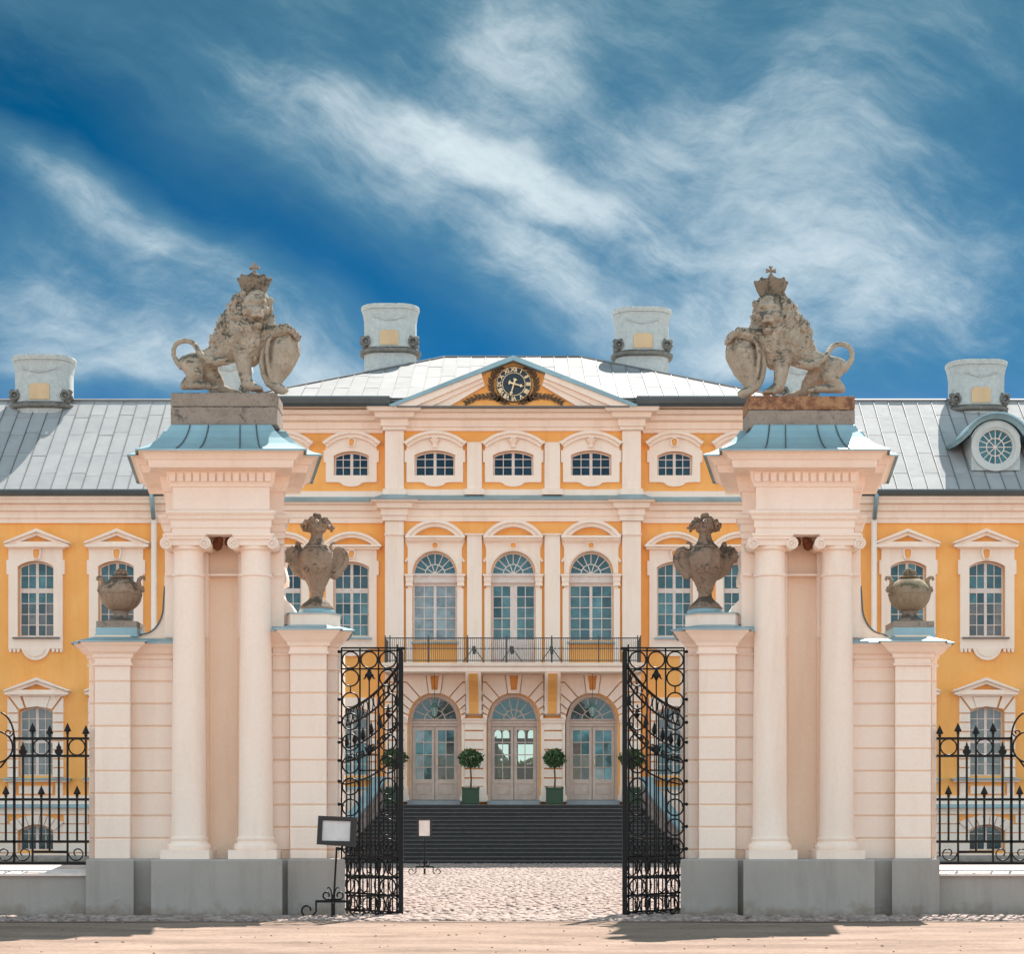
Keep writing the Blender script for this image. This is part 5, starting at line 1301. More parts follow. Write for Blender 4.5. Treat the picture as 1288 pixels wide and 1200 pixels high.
# ================================================================== FENCES
def rail_fence(label, rustic):
    YF = 25.5
    f = thing('railing_fence', (X(40,YF), YF, 0), label, 'fence', 'iron railings beside the gate piers')
    xl = -330
    b = mb(); b.pbox(xl, 112, 1098.5, 1164, 25.32, 0, 0.9); b.build('base_wall', GREYP, f)
    b = mb(); z0, z1 = Z(1099.5,25.3), Z(1090.2,25.6)
    x0, x1 = X(xl,25.3), X(110.5,25.3)
    b.add([(x0,25.27,z0-0.03),(x1,25.27,z0-0.03),(x0,25.27,z0),(x1,25.27,z0),(x0,25.75,z1+0.02),(x1,25.75,z1+0.02),(x0,26.25,z0),(x1,26.25,z0),(x0,26.25,z0-.03),(x1,26.25,z0-.03)],
          [(0,1,3,2),(2,3,5,4),(4,5,7,6),(6,7,9,8),(1,0,8,9),(0,2,4,6,8),(1,3,5,7,9)]); b.build('coping', PAPERW, f)
    S = YF/F
    def bar(px, y0, y1, w_=0.013):
        d = mb(); x = X(px,YF); d.box(x-w_, x+w_, YF-w_, YF+w_, Z(y0,YF), Z(y1,YF)); return d.build('bar', IRON, f)
    def spear(o, px, y, k=1.0):
        d = mb(); x = X(px,YF); z = Z(y,YF); h = 0.125*k; w_ = 0.055*k
        d.add([(x-w_,YF,z),(x,YF-0.018,z+0.01),(x+w_,YF,z),(x,YF+0.018,z+0.01),(x,YF,z+h),(x,YF,z-0.02)], [(0,1,4),(1,2,4),(2,3,4),(3,0,4),(0,5,1),(1,5,2),(2,5,3),(3,5,0)])
        d.ring((x,YF,z-0.03), 0.017, 0.010, n=6, k=4); d.build('spear_tip', IRON, o)
    def leafy(o, px, y):
        d = mb(); x = X(px,YF); z = Z(y,YF)
        d.plate([(x-0.015,z-0.03),(x-0.05,z),(x-0.06,z+0.035),(x-0.03,z+0.065),(x-0.036,z+0.09),(x-0.016,z+0.11),(x,z+0.17),(x+0.016,z+0.11),(x+0.036,z+0.09),(x+0.03,z+0.065),(x+0.06,z+0.035),(x+0.05,z),(x+0.015,z-0.03)], [], YF-0.012, YF+0.012)
        d.build('leaf_finial', IRON, o)
    def rl(x0, x1, y, h=0.018):
        d = mb(); d.box(X(x0,YF), X(x1,YF), YF-0.016, YF+0.016, Z(y,YF)-h, Z(y,YF)+h); return d.build('rail', IRON, f)
    def ringp(px, y, R, r=0.011, n=24):
        d = mb(); d.ring((X(px,YF), YF, Z(y,YF)), R*S, r, n=n, k=5); return d.build('ring', IRON, f, smooth=True)
    def scroll(px, y, R, s, up=1, nm='scroll'):
        d = mb(); pts = []
        for k in range(30):
            t = k/29; a = -pi/2*0+pi+pi*2.3*t; rr = R*(1-0.72*t)
            pts.append((X(px,YF)+s*rr*S*cos(a), YF, Z(y,YF)+up*rr*S*sin(a)))
        d.tube(pts, 0.010, 5); return d.build(nm, IRON, f, smooth=True)
    for off in (0, -127.5, -255):          # one bay repeats past the frame
        for px, t in ((108,'t1'),(97,'s'),(85,'t2'),(74,'m'),(62.5,'t1'),(52,'s'),(41,'t2'),(29,'m'),(18,'p'),(7.4,'s')):
            if t == 'p': o = bar(px+off, 1085.5, 927, 0.016)
            elif t[0] == 't': o = bar(px+off, 1085.5 if px in (85,41) else (1072 if px == 62.5 else 1078), 922); spear(o, px+off, 920 if t == 't2' else 923)
            elif t == 'm': o = bar(px+off, 1058.5, 950); leafy(o, px+off, 948)
            else: o = bar(px+off, 1058.5, 1000); spear(o, px+off, 999)
        rl(17+off if off == 0 else 17+off, 112+off, 929.3); rl(12+off, 112+off, 951.2)
        rl(-15+off, 112+off, 1006); rl(-15+off, 112+off, 1059); rl(-15+off, 112+off, 1086.5, 0.022); rl(41+off, 85+off, 1072)
        ringp(52+off, 940, 10.2); ringp(96.8+off, 940, 10.2)
        for px, s in ((97, 1), (30, 1), (6, -1)): scroll(px+off, 1074, 10.5, s)
        ringp(-3.5+off, 940, 19.5, 0.014, 32); 
        for sg in (1, -1):                           # the great ring that the rails sweep round
            cx_, cy_ = -3.5, 930
            a0, a1 = (radians(-5), radians(78)) if sg > 0 else (radians(102), radians(185))
            d = mb(); d.tube([(X(cx_+off+21.5*cos(a)*1.0,YF), YF, Z(cy_-36*sin(a)*0.95+0,YF)) for a in [a0+(a1-a0)*k/12 for k in range(13)]], 0.014, 5); d.build('sweep_rail', IRON, f, smooth=True)
            d = mb(); d.tube([(X(cx_+off+sg*15.5,YF),YF,Z(951.2,YF)), (X(cx_+off+sg*11,YF),YF,Z(957,YF)), (X(cx_+off+sg*5,YF),YF,Z(965,YF)), (X(cx_+off,YF),YF,Z(967,YF))], 0.014, 5); d.build('sweep_rail', IRON, f, smooth=True)
        scroll(11+off, 922, 5.5, -1, 1)
    return f
rail_fence('black iron railings with spear tips on the low grey wall beside the notice stand pier', 0)
MIR = True
rail_fence('black iron railings with spear tips standing against the ochre wing under the round dormer', 0)
MIR = False

# ================================================================== GATE
def gate_side(lp, ll):
    YG = 25.35; S = YG/F
    p = thing('ironwork_screen', (X(464,YG), YG, 0), lp, 'iron screen', 'fixed side screens of the gate')
    def bx(nm, x0, x1, y0, y1, w_=0.012, parent=p, mat=IRON):
        d = mb(); d.box(X(x0,YG), X(x1,YG), YG-w_, YG+w_, Z(y1,YG), Z(y0,YG)); return d.build(nm, mat, parent)
    def rg(nm, px, y, rx, ry=None, r=0.012):
        d = mb(); d.ring((X(px,YG), YG, Z(y,YG)), rx*S, r, (ry or rx)*S, n=26, k=5); return d.build(nm, IRON, p, smooth=True)
    post = bx('post', 501.2, 507.2, 820, 1158, 0.032); d = mb(); d.box(X(499,YG), X(509.5,YG), YG-0.05, YG+0.05, Z(817.5,YG), Z(814.5,YG)); d.box(X(501.8,YG), X(506.6,YG), YG-0.03, YG+0.03, Z(822,YG), Z(817,YG)); d.build('post_cap', IRON, post)
    for x in (429.6, 452.8, 476.2, 499.6): bx('upright', x-1.0, x+1.0, 811 if x in (499.6,) else 816, 1082 if x < 440 else 1156)
    bx('upright', 436.2, 437.6, 1082, 1151)
    for y, h, a in ((815.3, 1.0, 429), (818.7, 0.9, 429), (841.7, 0.9, 429), (1081, 1.2, 429), (1104.3, 1.5, 436), (1127.5, 1.3, 436), (1151, 1.6, 436)): bx('rail', a, 501.5, y-h, y+h)
    bx('rail', 452.8, 476.2, 949.3, 951); bx('rail', 452.8, 476.2, 968.8, 970.4)
    for px in (440.9, 464.4, 487.8): rg('ring', px, 830.2, 10.3)
    for px in (440.9, 487.8):
        ys = [853, 881.8, 908, 934, 962.3, 989.6, 1016, 1041, 1066]
        for k, y in enumerate(ys):
            rg('ring', px, y, 10.3)
            if k: bx('link', px-0.8, px+0.8, ys[k-1]+10.3, y-10.3, 0.010)
    for px in (440.9, 487.8):
        rg('ring', px+(3 if px < 450 else 0), 1115.8, 10.0 if px > 450 else 7.6, 10.4)
    for yc in (1092.5, 1139.3):
        for px in (443.6, 461.5, 470.5, 479.5, 495): rg('oval_ring', px, yc, 5.4, 9.6, 0.010)
    bx('link', 463.6, 465.2, 1128, 1151, 0.010); bx('link', 463.9, 465.2, 1105, 1127, 0.010); 
    d = mb(); x = X(464.5,YG)     # central rod with its leaf finials
    d.tube([(x,YG,Z(842,YG)), (x,YG,Z(1081,YG))], 0.011, 5); d.build('centre_rod', IRON, p)
    for (y, up) in ((848, -1), (945, 1)):
        d = mb(); z = Z(y,YG)
        d.tube([(x,YG,z-up*0.06),(x,YG,z),(x,YG,z+up*0.05),(x,YG,z+up*0.11)], [0.02,0.045,0.035,0.004], 6)
        for s in (-1, 1):
            d.tube([(x+s*0.01,YG,z-up*0.03),(x+s*0.045,YG,z+up*0.02),(x+s*0.06,YG,z+up*0.06),(x+s*0.085,YG,z+up*0.075)], [0.012,0.018,0.012,0.004], 5)
        d.build('leaf_finial', IRON, p, smooth=True)
    for k in range(7):   # quatrefoils at the lower middle
        px = 446+8.6*k; d = mb(); d.ring((X(px,YG), YG, Z(1071,YG)), 3.6*S, 0.009, n=12, k=4); d.build('small_ring', IRON, p)
    for y in (820, 880, 909, 934, 957, 983, 1012, 1040, 1068):        # fixings into the pier
        d = mb(); d.box(X(424.5,YG), X(429.8,YG), YG-0.012, YG+0.012, Z(y,YG)-0.012, Z(y,YG)+0.012); d.ball((X(426.5,YG), YG, Z(y,YG)), 0.026, 6); d.build('fixing', IRON, p)
    # the leaf, swung open behind the panel
    H0 = Vector((X(504.2,YG), YG+0.06, 0)); E0 = Vector((X(431,YG+1.25), YG+1.25, 0)); L_ = (E0-H0).length; dr = (E0-H0)/L_
    q = thing('gate_leaf', (H0.x, H0.y, 0), ll, 'gate', 'open gate leaves')
    def at(u, z): return (H0.x+dr.x*u*L_, H0.y+dr.y*u*L_, z)
    zpx = lambda y: Z(y, YG)
    def curve(y0, y1, sag): return lambda u: zpx(y0+(y1-y0)*(u**0.8)-sag*sin(pi*u)*-1)
    c1 = curve(831, 888, 8); c2 = curve(852, 908, 8); c3 = curve(880, 938, 10); c4 = curve(905, 955, 10); c5 = curve(946, 985, 6)
    for nm, c, r in (('top_rail', c1, 0.022), ('curved_rail', c2, 0.016), ('curved_rail', c3, 0.013), ('curved_rail', c4, 0.016), ('curved_rail', c5, 0.014)):
        d = mb(); d.tube([at(k/16, c(k/16)) for k in range(17)], r, 5); d.build(nm, IRON, q, smooth=True)
    n = 11
    for k in range(n):
        u = (k+0.7)/(n+0.2); d = mb(); z = (c1(u)+c2(u))/2; hh = (c1(u)-c2(u))/2-0.01
        c = Vector(at(u, z)); d.ring(c, 0.062, 0.010, hh, n=16, k=4, ux=tuple(dr)); d.build('oval_ring', IRON, q)
        if k < n-1 and k % 1 == 0:
            d = mb(); u2 = u+0.045; z = c4(u2)+0.06; c = Vector(at(u2, z))
            d.tube([c+dr*(0.05*(1-0.65*t)*cos(2*pi*1.4*t+pi))+Vector((0,0,0.05*(1-0.65*t)*sin(2*pi*1.4*t+pi))) for t in [i/16 for i in range(17)]], 0.009, 4); d.build('scroll', IRON, q)
    d = mb()
    nb = 14; zb_ = zpx(1150)
    for k in range(nb+1):
        u = k/nb; b0 = Vector(at(u, zb_)); top = c1(u) if k in (0, nb) else (c2(u) if k % 2 == 0 else c5(u)+0.0)
        d = mb(); w_ = 0.022 if k in (0, nb) else 0.0115
        d.tube([at(u, zb_-(0.05 if k in (0, nb) else 0)), at(u, top)], w_*1.2, 4); o = d.build('bar', IRON, q)
        if k % 2 == 1 and k not in (0, nb):
            d = mb(); p0 = Vector(at(u, c3(u)+0.02)); d.tube([at(u, c5(u)), tuple(p0)], 0.010, 4)
            d.tube([p0, p0+Vector((0,0,0.05)), p0+Vector((0,0,0.20))], [0.012,0.042,0.002], 6); d.build('spear_tip', IRON, o)
            p1 = Vector(at(u, c2(u)-0.30)); 
    for y, r in ((1151,0.026),(1129,0.02),(1106,0.022),(1080,0.022),(1058,0.016)):
        d = mb(); d.tube([at(0, zpx(y)+0.02), at(1, zpx(y)+0.02)], r, 4); d.build('rail', IRON, q)
    for k in range(12):
        u = (k+0.5)/12
        for y in (1093, 1140):
            if k % 2: continue
            d = mb(); d.ring(Vector(at(u, zpx(y)+0.02)), 0.055, 0.010, 0.10, n=14, k=4, ux=tuple(dr)); d.build('oval_ring', IRON, q)
        d = mb(); d.ring(Vector(at(u, zpx(1069)+0.02)), 0.055, 0.009, 0.055, n=12, k=4, ux=tuple(dr)); d.build('small_ring', IRON, q)
        if k % 3 == 1: d = mb(); d.ring(Vector(at(u, zpx(1117)+0.02)), 0.11, 0.010, 0.115, n=18, k=4, ux=tuple(dr)); d.build('ring', IRON, q)
    d = mb(); sh = [(0.02, zpx(1058)), (0.98, zpx(1058)), (0.98, zpx(1080)), (0.02, zpx(1080))]
gate_side('fixed black ironwork panel of rings, partly behind the landscape notice board', 'open black iron gate leaf with sloping top, behind the landscape notice board')
MIR = True
gate_side('fixed black ironwork panel of rings on the side without a notice board', 'open black iron gate leaf with sloping top, on the side without a notice board')
MIR = False

# ================================================================== NOTICE STANDS
def stand(x0, Y, sc, label, board, tilt, portrait):
    S = Y/F
    t = thing('notice_stand', (x0, Y, 0), label, 'notice stand')
    k = sc
    d = mb(); d.tube([(x0+tilt*0.2, Y, 0.28*k), (x0+tilt, Y, board[0])], 0.014, 6); d.build('pole', IRON, t)
    d = mb(); d.tube([(x0, Y, 0.0), (x0, Y, 0.34*k)], 0.028, 6); d.build('stem', IRON, t)
    d = mb(); d.box(x0-0.245*k, x0+0.245*k, Y-0.015, Y+0.015, 0.225*k, 0.26*k); d.build('crossbar', IRON, t)
    for s in (-1, 1):
        d = mb(); pts = [(x0+s*0.235*k, Y, 0.24*k), (x0+s*0.235*k, Y, 0.10*k), (x0+s*0.255*k, Y, 0.075*k), (x0+s*0.29*k, Y, 0.045*k), (x0+s*0.34*k, Y, 0.035*k)]
        for i in range(14): a = -pi/2+s*0+pi*1.55*i/13; rr = 0.085*(1-0.45*i/13)*k; pts.append((x0+s*(0.36*k+rr*cos(a)), Y, 0.12*k+rr*sin(a)))
        d.tube(pts, 0.013, 5); d.build('foot', IRON, t, smooth=True)
        d = mb(); pts = []
        for i in range(18): a = -pi/2+pi*1.7*i/17; rr = 0.055*(1-0.4*i/17)*k; pts.append((x0+s*(0.09*k+rr*cos(a)), Y, 0.325*k+rr*sin(a)))
        pts = [(x0, Y, 0.27*k)]+pts; d.tube(pts, 0.012, 5); d.build('scroll', IRON, t, smooth=True)
        d = mb(); d.tube([(x0+s*0.01, Y, 0.28*k), (x0+s*0.03, Y, 0.40*k), (x0+s*0.06, Y, 0.44*k), (x0+s*0.085, Y, 0.42*k)], 0.009, 5); d.build('scroll', IRON, t, smooth=True)
    for s in (-1, 1):
        d = mb(); d.tube([(x0, Y, 0.25*k), (x0, Y+s*0.10, 0.2*k), (x0, Y+s*0.17, 0.0)], 0.012, 5); d.build('foot', IRON, t)
    return t
xs_ = X(419, 24.75)
t = stand(xs_, 24.75, 1.0, 'black notice stand with a tilted landscape board by the gate pier', (Z(1066,24.75),), 0.05, False)
Yb_ = 24.72; d = mb(); R_ = [(398.5,1062.5),(400.5,1026.5),(449,1028.5),(447.5,1066)]; I_ = [(405,1057.8),(406.2,1032.4),(441.3,1033.6),(440.2,1058.6)]
d.plate([XZ(p,Yb_) for p in R_], [[XZ(p,Yb_) for p in I_]], Yb_-0.03, Yb_+0.02); brd = d.build('board_frame', plain('black_board_frame', (0.012,0.012,0.014), 0.4), t)
d = mb(); d.plate([XZ(p,Yb_) for p in I_], [], Yb_-0.012, Yb_+0.012); d.build('notice', PAPER, brd)
xs_ = X(534, 46.5); Y_ = 46.5
t = stand(xs_, Y_, 0.95, 'small notice stand with a pale portrait board in front of the steps', (Z(1054,Y_),), 0.0, True)
d = mb(); R_ = rect(524.5, 543, 1029.5, 1055); I_ = rect(527, 540.7, 1032.2, 1052)
d.plate([XZ(p,Y_-0.03) for p in R_], [[XZ(p,Y_-0.03) for p in I_]], Y_-0.05, Y_-0.01); brd = d.build('board_frame', MATS['black_board_frame'], t)
d = mb(); d.plate([XZ(p,Y_-0.03) for p in I_], [], Y_-0.04, Y_-0.02); d.build('notice', PAPERW, brd)

# ================================================================== TOPIARY AND LANTERNS
def topiary(px, label, seed, rx, rz):
    YT = 63.95; x = X(px, YT); rr = random.Random(seed); z0 = ztop
    t = thing('topiary_tree', (x, YT, z0), label, 'topiary tree', 'clipped bay trees in green tubs')
    hw = 10.5*YT/F; d = mb(); zt_ = Z(991,YT)
    d.sweep([(x-hw,YT-hw),(x+hw,YT-hw),(x+hw,YT+hw),(x-hw,YT+hw)], [(-0.3,z0),(-0.02,z0),(-0.02,z0+0.05),(0,z0+0.05),(0.0,zt_-0.07),(0.02,zt_-0.06),(0.02,zt_),(-0.04,zt_),(-0.04,zt_-0.05)], True, cap=True)
    for (sx, sy) in ((-1,-1),(1,-1),(1,1),(-1,1)): d.box(x+sx*hw*0.93-0.025, x+sx*hw*0.93+0.025, YT+sy*hw*0.93-0.025-0.01, YT+sy*hw*0.93+0.025, z0, zt_+0.03)
    d.build('tub', POTM, t)
    d = mb(); d.tube([(x,YT,zt_-0.08),(x+0.02,YT,zt_+0.3),(x-0.01,YT,Z(962,YT)),(x,YT,Z(950,YT))], [0.035,0.03,0.028,0.02], 7); tr = d.build('trunk', BARK, t, smooth=True)
    c = Vector((x, YT, Z(954.5,YT))); RX, RZ = rx*YT/F, rz*YT/F; d = mb()
    for k in range(760):
        v = Vector((rr.gauss(0,1), rr.gauss(0,1), rr.gauss(0,1))).normalized(); q = rr.uniform(0.45, 1.0)**0.5*(1+0.13*noise.noise(v*2.3+Vector((seed,0,0)))+(0.17 if rr.random() < 0.12 else 0))
        p = c+Vector((v.x*RX*q, v.y*RX*q, v.z*RZ*q)); a = Vector((rr.gauss(0,1), rr.gauss(0,1), rr.gauss(0,1)))
        a = (a.normalized()+v*0.8).normalized(); b_ = a.cross(Vector((rr.random(),rr.random(),rr.random()))).normalized(); l = rr.uniform(0.055, 0.105)
        d.add([p-a*l, p+b_*l*0.42, p+a*l, p-b_*l*0.42], [(0,1,2,3)])
    d.build('crown', LEAF, t, fix=False)
    d = mb()
    for k in range(9):
        v = Vector((rr.gauss(0,1), rr.gauss(0,1), rr.gauss(0,1)+.4)).normalized(); d.tube([c-Vector((0,0,RZ*0.6)), c+Vector((v.x*RX, v.y*RX, v.z*RZ))*0.75], [0.012, 0.004], 4)
    d.build('branch', BARK, tr)
topiary(592, 'clipped bay tree in a bright green tub between the first and second doors', 1, 14.5, 11.5)
topiary(697.5, 'clipped bay tree in an olive green tub between the second and third doors', 5, 13.5, 11.0)
topiary(496, 'clipped bay tree standing behind the gate post with the notice board', 9, 15.5, 12)
topiary(795, 'clipped bay tree standing behind the gate post away from the notice board', 14, 15.5, 12)
def lantern(px, label):
    YL = 64.2; x = X(px, YL); z = lambda y: Z(y, YL)
    t = thing('hanging_lantern', (x, YL, z(900)), label, 'lantern', 'lanterns hanging over the side doors')
    d = mb(); d.tube([(x,YL,z(846.5)),(x,YL,z(884))], 0.012, 4); d.build('chain', RAILM, t)
    d = mb(); d.lathe([(0.02,z(883)),(0.05,z(885)),(0.12,z(887.5)),(0.155,z(889.5)),(0.15,z(890.2)),(0.13,z(890.2))][::-1], x, YL, 6); d.build('lantern_cap', VERD, t)
    d = mb(); d.lathe([(0.07,z(901.5)),(0.125,z(890.3))], x, YL, 6); d.build('lantern_glass', clear_lantern, t)
    d = mb()
    for k in range(6): a = 2*pi*k/6; d.tube([(x+0.07*cos(a),YL+0.07*sin(a),z(901.5)),(x+0.13*cos(a),YL+0.13*sin(a),z(890.3))], 0.012, 4)
    d.lathe([(0.02,z(904.5)),(0.05,z(903)),(0.08,z(902)),(0.08,z(901.2))], x, YL, 6); d.build('lantern_frame', VERD, t)
clear_lantern = glass_mat('lantern_glass', (0.35,0.45,0.42), var=0.0)
lantern(546.6, 'green copper lantern hanging in front of the fanlight nearest the small notice stand')
lantern(745.2, 'green copper lantern hanging in front of the fanlight over the reddish door panes')
# hedge and trees of the garden behind the palace, seen through the hall
def garden_tree(x, y, h, r, seed, label):
    rr = random.Random(seed); t = thing('garden_tree', (x, y, 0), label, 'tree', 'garden trees seen through the middle door')
    d = mb(); d.tube([(x,y,0),(x+0.2,y,h*0.4),(x,y,h*0.75)], [0.25,0.18,0.08], 7); d.build('trunk', BARK, t)
    d = mb()
    for k in range(2600):
        v = Vector((rr.gauss(0,1), rr.gauss(0,1), rr.gauss(0,1))).normalized(); q = rr.random()**0.4*(1+0.3*noise.noise(v*2+Vector((seed,1,0))))
        p = Vector((x+v.x*r*q, y+v.y*r*q, h*0.6+v.z*h*0.42*q)); a = Vector((rr.gauss(0,1),rr.gauss(0,1),rr.gauss(0,1))).normalized(); b_ = a.cross(Vector((rr.random(),rr.random(),.3))).normalized(); l = rr.uniform(0.25,0.45)
        d.add([p-a*l, p+b_*l*0.5, p+a*l, p-b_*l*0.5], [(0,1,2,3)])
    d.build('crown', LEAF2, t, fix=False)
garden_tree(-3.2, 105, 7.5, 2.6, 4, 'green garden tree seen through the left leaf of the middle door')
garden_tree(3.4, 130, 5.2, 3.0, 6, 'low green garden tree seen through the right leaf of the middle door')

# ================================================================== SCULPTURE
def remeshed(name, b, voxel, mats, parent, fn=None, smooth_it=2, sub=False):
    me = bpy.data.meshes.new('tmp'); me.from_pydata([tuple(v) for v in b.v], [], b.f)
    bm = bmesh.new(); bm.from_mesh(me); bmesh.ops.recalc_face_normals(bm, faces=bm.faces); bm.to_mesh(me); bm.free()
    o = bpy.data.objects.new('tmp', me); C.objects.link(o)
    m = o.modifiers.new('r', 'REMESH'); m.mode = 'VOXEL'; m.voxel_size = voxel
    if smooth_it: m = o.modifiers.new('s', 'SMOOTH'); m.iterations = smooth_it; m.factor = 0.5
    bpy.context.view_layer.update()
    r = bpy.data.meshes.new_from_object(o.evaluated_get(bpy.context.evaluated_depsgraph_get()))
    bpy.data.objects.remove(o); bpy.data.meshes.remove(me)
    if fn:
        nr = [v.normal.copy() for v in r.vertices]
        for v, n in zip(r.vertices, nr): v.co = v.co+n*fn(v.co)
    out = MB(); out.v = [tuple(v.co) for v in r.vertices]; out.f = [tuple(p.vertices) for p in r.polygons]; out.m = [0]*len(out.f)
    if MIR: out.f = [f[::-1] for f in out.f]
    bpy.data.meshes.remove(r)
    return out.build(name, mats, parent, smooth=True, fix=False)
def fbm(p, s, o=4):
    v = 0; a = 1
    for i in range(o): v += a*noise.noise(p*s); s *= 2.1; a *= 0.5
    return v
def lion(label, base_mat, slab_mats, dy, variant):
    YL = 25.50; K = YL/F/3.75
    def q(x, y, d): return Vector((X(140+x/3.75, YL), YL+d, Z(310+y/3.75+dy, YL)))
    t = thing('lion_statue', q(530, 840, 0), label, 'statue', 'crowned stone lions on the gate piers')
    # stone slabs under the lion
    for (y0, y1, m_) in ((511.5, 534, slab_mats[1]), (494, 510.9, slab_mats[0])):
        d = mb(); xa, xb = X(215.2,25.22), X(348.4,25.22); za, zb = Z(y1+dy,25.22), Z(y0+dy,25.22)
        n = 14; vs = []; fs = []
        ring_ = [(xa+(xb-xa)*i/n, 25.22) for i in range(n+1)]+[(xb, 25.22+0.62*i/4) for i in range(1,5)]+[(xb-(xb-xa)*i/n, 25.84) for i in range(1,n+1)]+[(xa, 25.84-0.62*i/4) for i in range(1,4)]
        m = len(ring_)
        for lz, (z_, off) in enumerate(((za, 0.0), (za+0.012, 0.004), (zb-0.014, 0.004), (zb, -0.006))):
            for (x_, y_) in ring_:
                c = noise.noise(Vector((x_*5, y_*5, z_*6)))*0.006; sx = 1 if x_ > (xa+xb)/2 else -1; 
                vs.append((x_+(off if abs(x_-(xa if sx < 0 else xb)) < 1e-5 else 0)*sx, y_-off+c, z_+(c if lz == 3 else 0)))
        for lz in range(3):
            for i in range(m): fs.append((lz*m+i, lz*m+(i+1)%m, (lz+1)*m+(i+1)%m, (lz+1)*m+i))
        fs += [tuple(range(3*m, 4*m)), tuple(range(m))[::-1]]
        d.add(vs, fs); d.build('stone_slab', m_, t)
    b = mb()
    def chain(pts, sc=1.0):
        for (p0, p1) in zip(pts, pts[1:]):
            a, c = q(*p0[:3]), q(*p1[:3]); ra, rc = p0[3]*K, p1[3]*K; n = max(1, int((c-a).length/(0.35*min(ra, rc))+0.5))
            for i in range(n): u = i/n; b.ball(a.lerp(c, u), ra+(rc-ra)*u, 12)
        p = pts[-1]; b.ball(q(*p[:3]), p[3]*K, 12)
    chain([(352,548,0,36),(388,556,0,54),(430,542,0,50),(480,522,0,50),(530,500,0,60),(580,462,0,78),(622,425,0,92)])
    chain([(622,425,0,92),(655,470,-.02,78),(655,515,0,54)])
    chain([(388,570,-.10,52),(402,612,-.13,40),(378,645,-.14,27),(356,664,-.14,23)])
    chain([(352,670,-.15,19),(410,668,-.16,21),(470,670,-.17,19)]); [chain([(x,674+2*i,-.14-.035*i,13),(x+16,677,-.14-.035*i,9)]) for i, x in enumerate((478,492,496))]
    chain([(455,590,.10,50),(492,625,.13,34),(508,660,.14,24),(560,676,.14,17),(596,682,.14,12)])
    chain([(626,510,-.10,50),(632,565,-.12,38),(638,618,-.13,31),(648,658,-.14,28),(676,676,-.16,24)]); [chain([(690,680,-.20+.045*i,15),(712,684,-.20+.045*i,10)]) for i in range(4)]
    chain([(686,455,-.06,54),(728,428,-.11,38),(780,414,-.15,30),(832,410,-.18,28)]); [chain([(838+6*i,408+5*i,-.25+.045*i,14),(872+5*i,424+5*i,-.25+.045*i,14),(882+3*i,448,-.24+.045*i,8)]) for i in range(4)]
    # mane, neck, chest
    chain([(640,265,-.02,46),(618,300,0,58),(590,350,0,70),(560,400,0,68),(528,450,0,56),(500,482,0,44)])
    chain([(660,330,-.03,66),(655,400,-.06,80),(676,455,-.08,62)]); chain([(730,350,-.03,38),(725,395,-.07,40),(712,430,-.08,36)])
    # head
    hy, hx, yaw = (0, 0, 0) if variant == 0 else (9, 2, 0)
    def hc(x, y, d, r): return (x+hx+(yaw if d < -.2 else yaw*0.5), y+hy*(1 if y > 240 else 0), d-.085, r*1.06)
    for p in ((690,296,-.10,56),(690,268,-.08,48),(690,320,-.14,50),(657,332,-.17,27),(734,326,-.16,25),(706,345,-.22,31),(707,322,-.23,19),(705,300,-.22,20),(693,359,-.275,18),(722,359,-.27,18),(707,391,-.21,19),(707,399,-.20,15),
              (672,288,-.205,17),(724,286,-.20,16),(672,283,-.225,12),(724,281,-.22,12),(707,341,-.30,11),(698,340,-.295,9),(716,340,-.295,9)):
        b.ball(q(*hc(*p)[:3]), p[3]*K, 14)
    for p in ((676,303,-.238,8),(723,301,-.235,8)): b.ball(q(*hc(*p)[:3]), p[3]*K, 8)
    for (ex, ey) in ((752,262),(612,266)):
        chain([(ex-4 if ex > 700 else ex+4,ey+10,-.05,16),(ex,ey,-.06,16),(ex+2,ey-8,-.05,10)])
    chain([(700,250,-.03,40),(735,275,-.02,24),(742,300,-.03,22)]); chain([(640,255,-.03,36),(625,270,-.03,24)])
    # curls of the mane
    rr = random.Random(31+variant)
    spine = [(640,262,46),(618,300,60),(590,350,74),(560,400,72),(528,450,58),(655,400,84),(660,460,74),(700,440,46),(640,340,70),(745,340,26),(744,380,26),(620,470,60),(655,510,48)]
    for k in range(330):
        x, y, r = rr.choice(spine); a = rr.uniform(0, 2*pi); e = rr.uniform(-0.15, 1.25)
        dx, dd, dz = cos(a)*cos(e), -sin(e), sin(a)*cos(e)
        px_, py_, pd = x+dx*r*0.98, y+dz*r*0.98, (dd*r*0.98)*K-(.03 if 600 < x < 700 else 0)
        if 638 < px_ < 748 and 246 < py_ < 415 and dd < -0.1: continue
        l = rr.uniform(16, 30); w_ = rr.uniform(6.5, 11); sw = rr.uniform(-10, 10)
        chain([(px_, py_-l*0.4, pd, w_), (px_+sw*0.6, py_+l*0.2, pd-0.012, w_*0.9), (px_+sw*0.2-3, py_+l*0.7, pd+0.006, w_*0.45)])
    # tail, looping up and lying along the flank
    tl = [(332,566,0,17),(312,545,0,14),(296,515,0,12.5),(294,485,0,12),(306,460,0,12),(328,447,0,12),(356,444,0,12),(384,455,-.03,12.5),(404,478,-.08,13),(420,505,-.14,14),(440,532,-.165,14),(470,551,-.17,14),(506,560,-.19,17),(540,553,-.22,12),(556,546,-.22,6)]
    chain(tl)
    for (x, y) in ((480,545),(500,568),(525,563),(518,548),(466,560)): chain([(x,y,-.185,13),(x+20,y+3,-.195,7)])
    for k in range(7): x = 560-k*26; chain([(x,560-k*6-(8 if k % 2 else 0),-.16,10),(x-12,566-k*5,-.15,7)]) if k < 3 else None
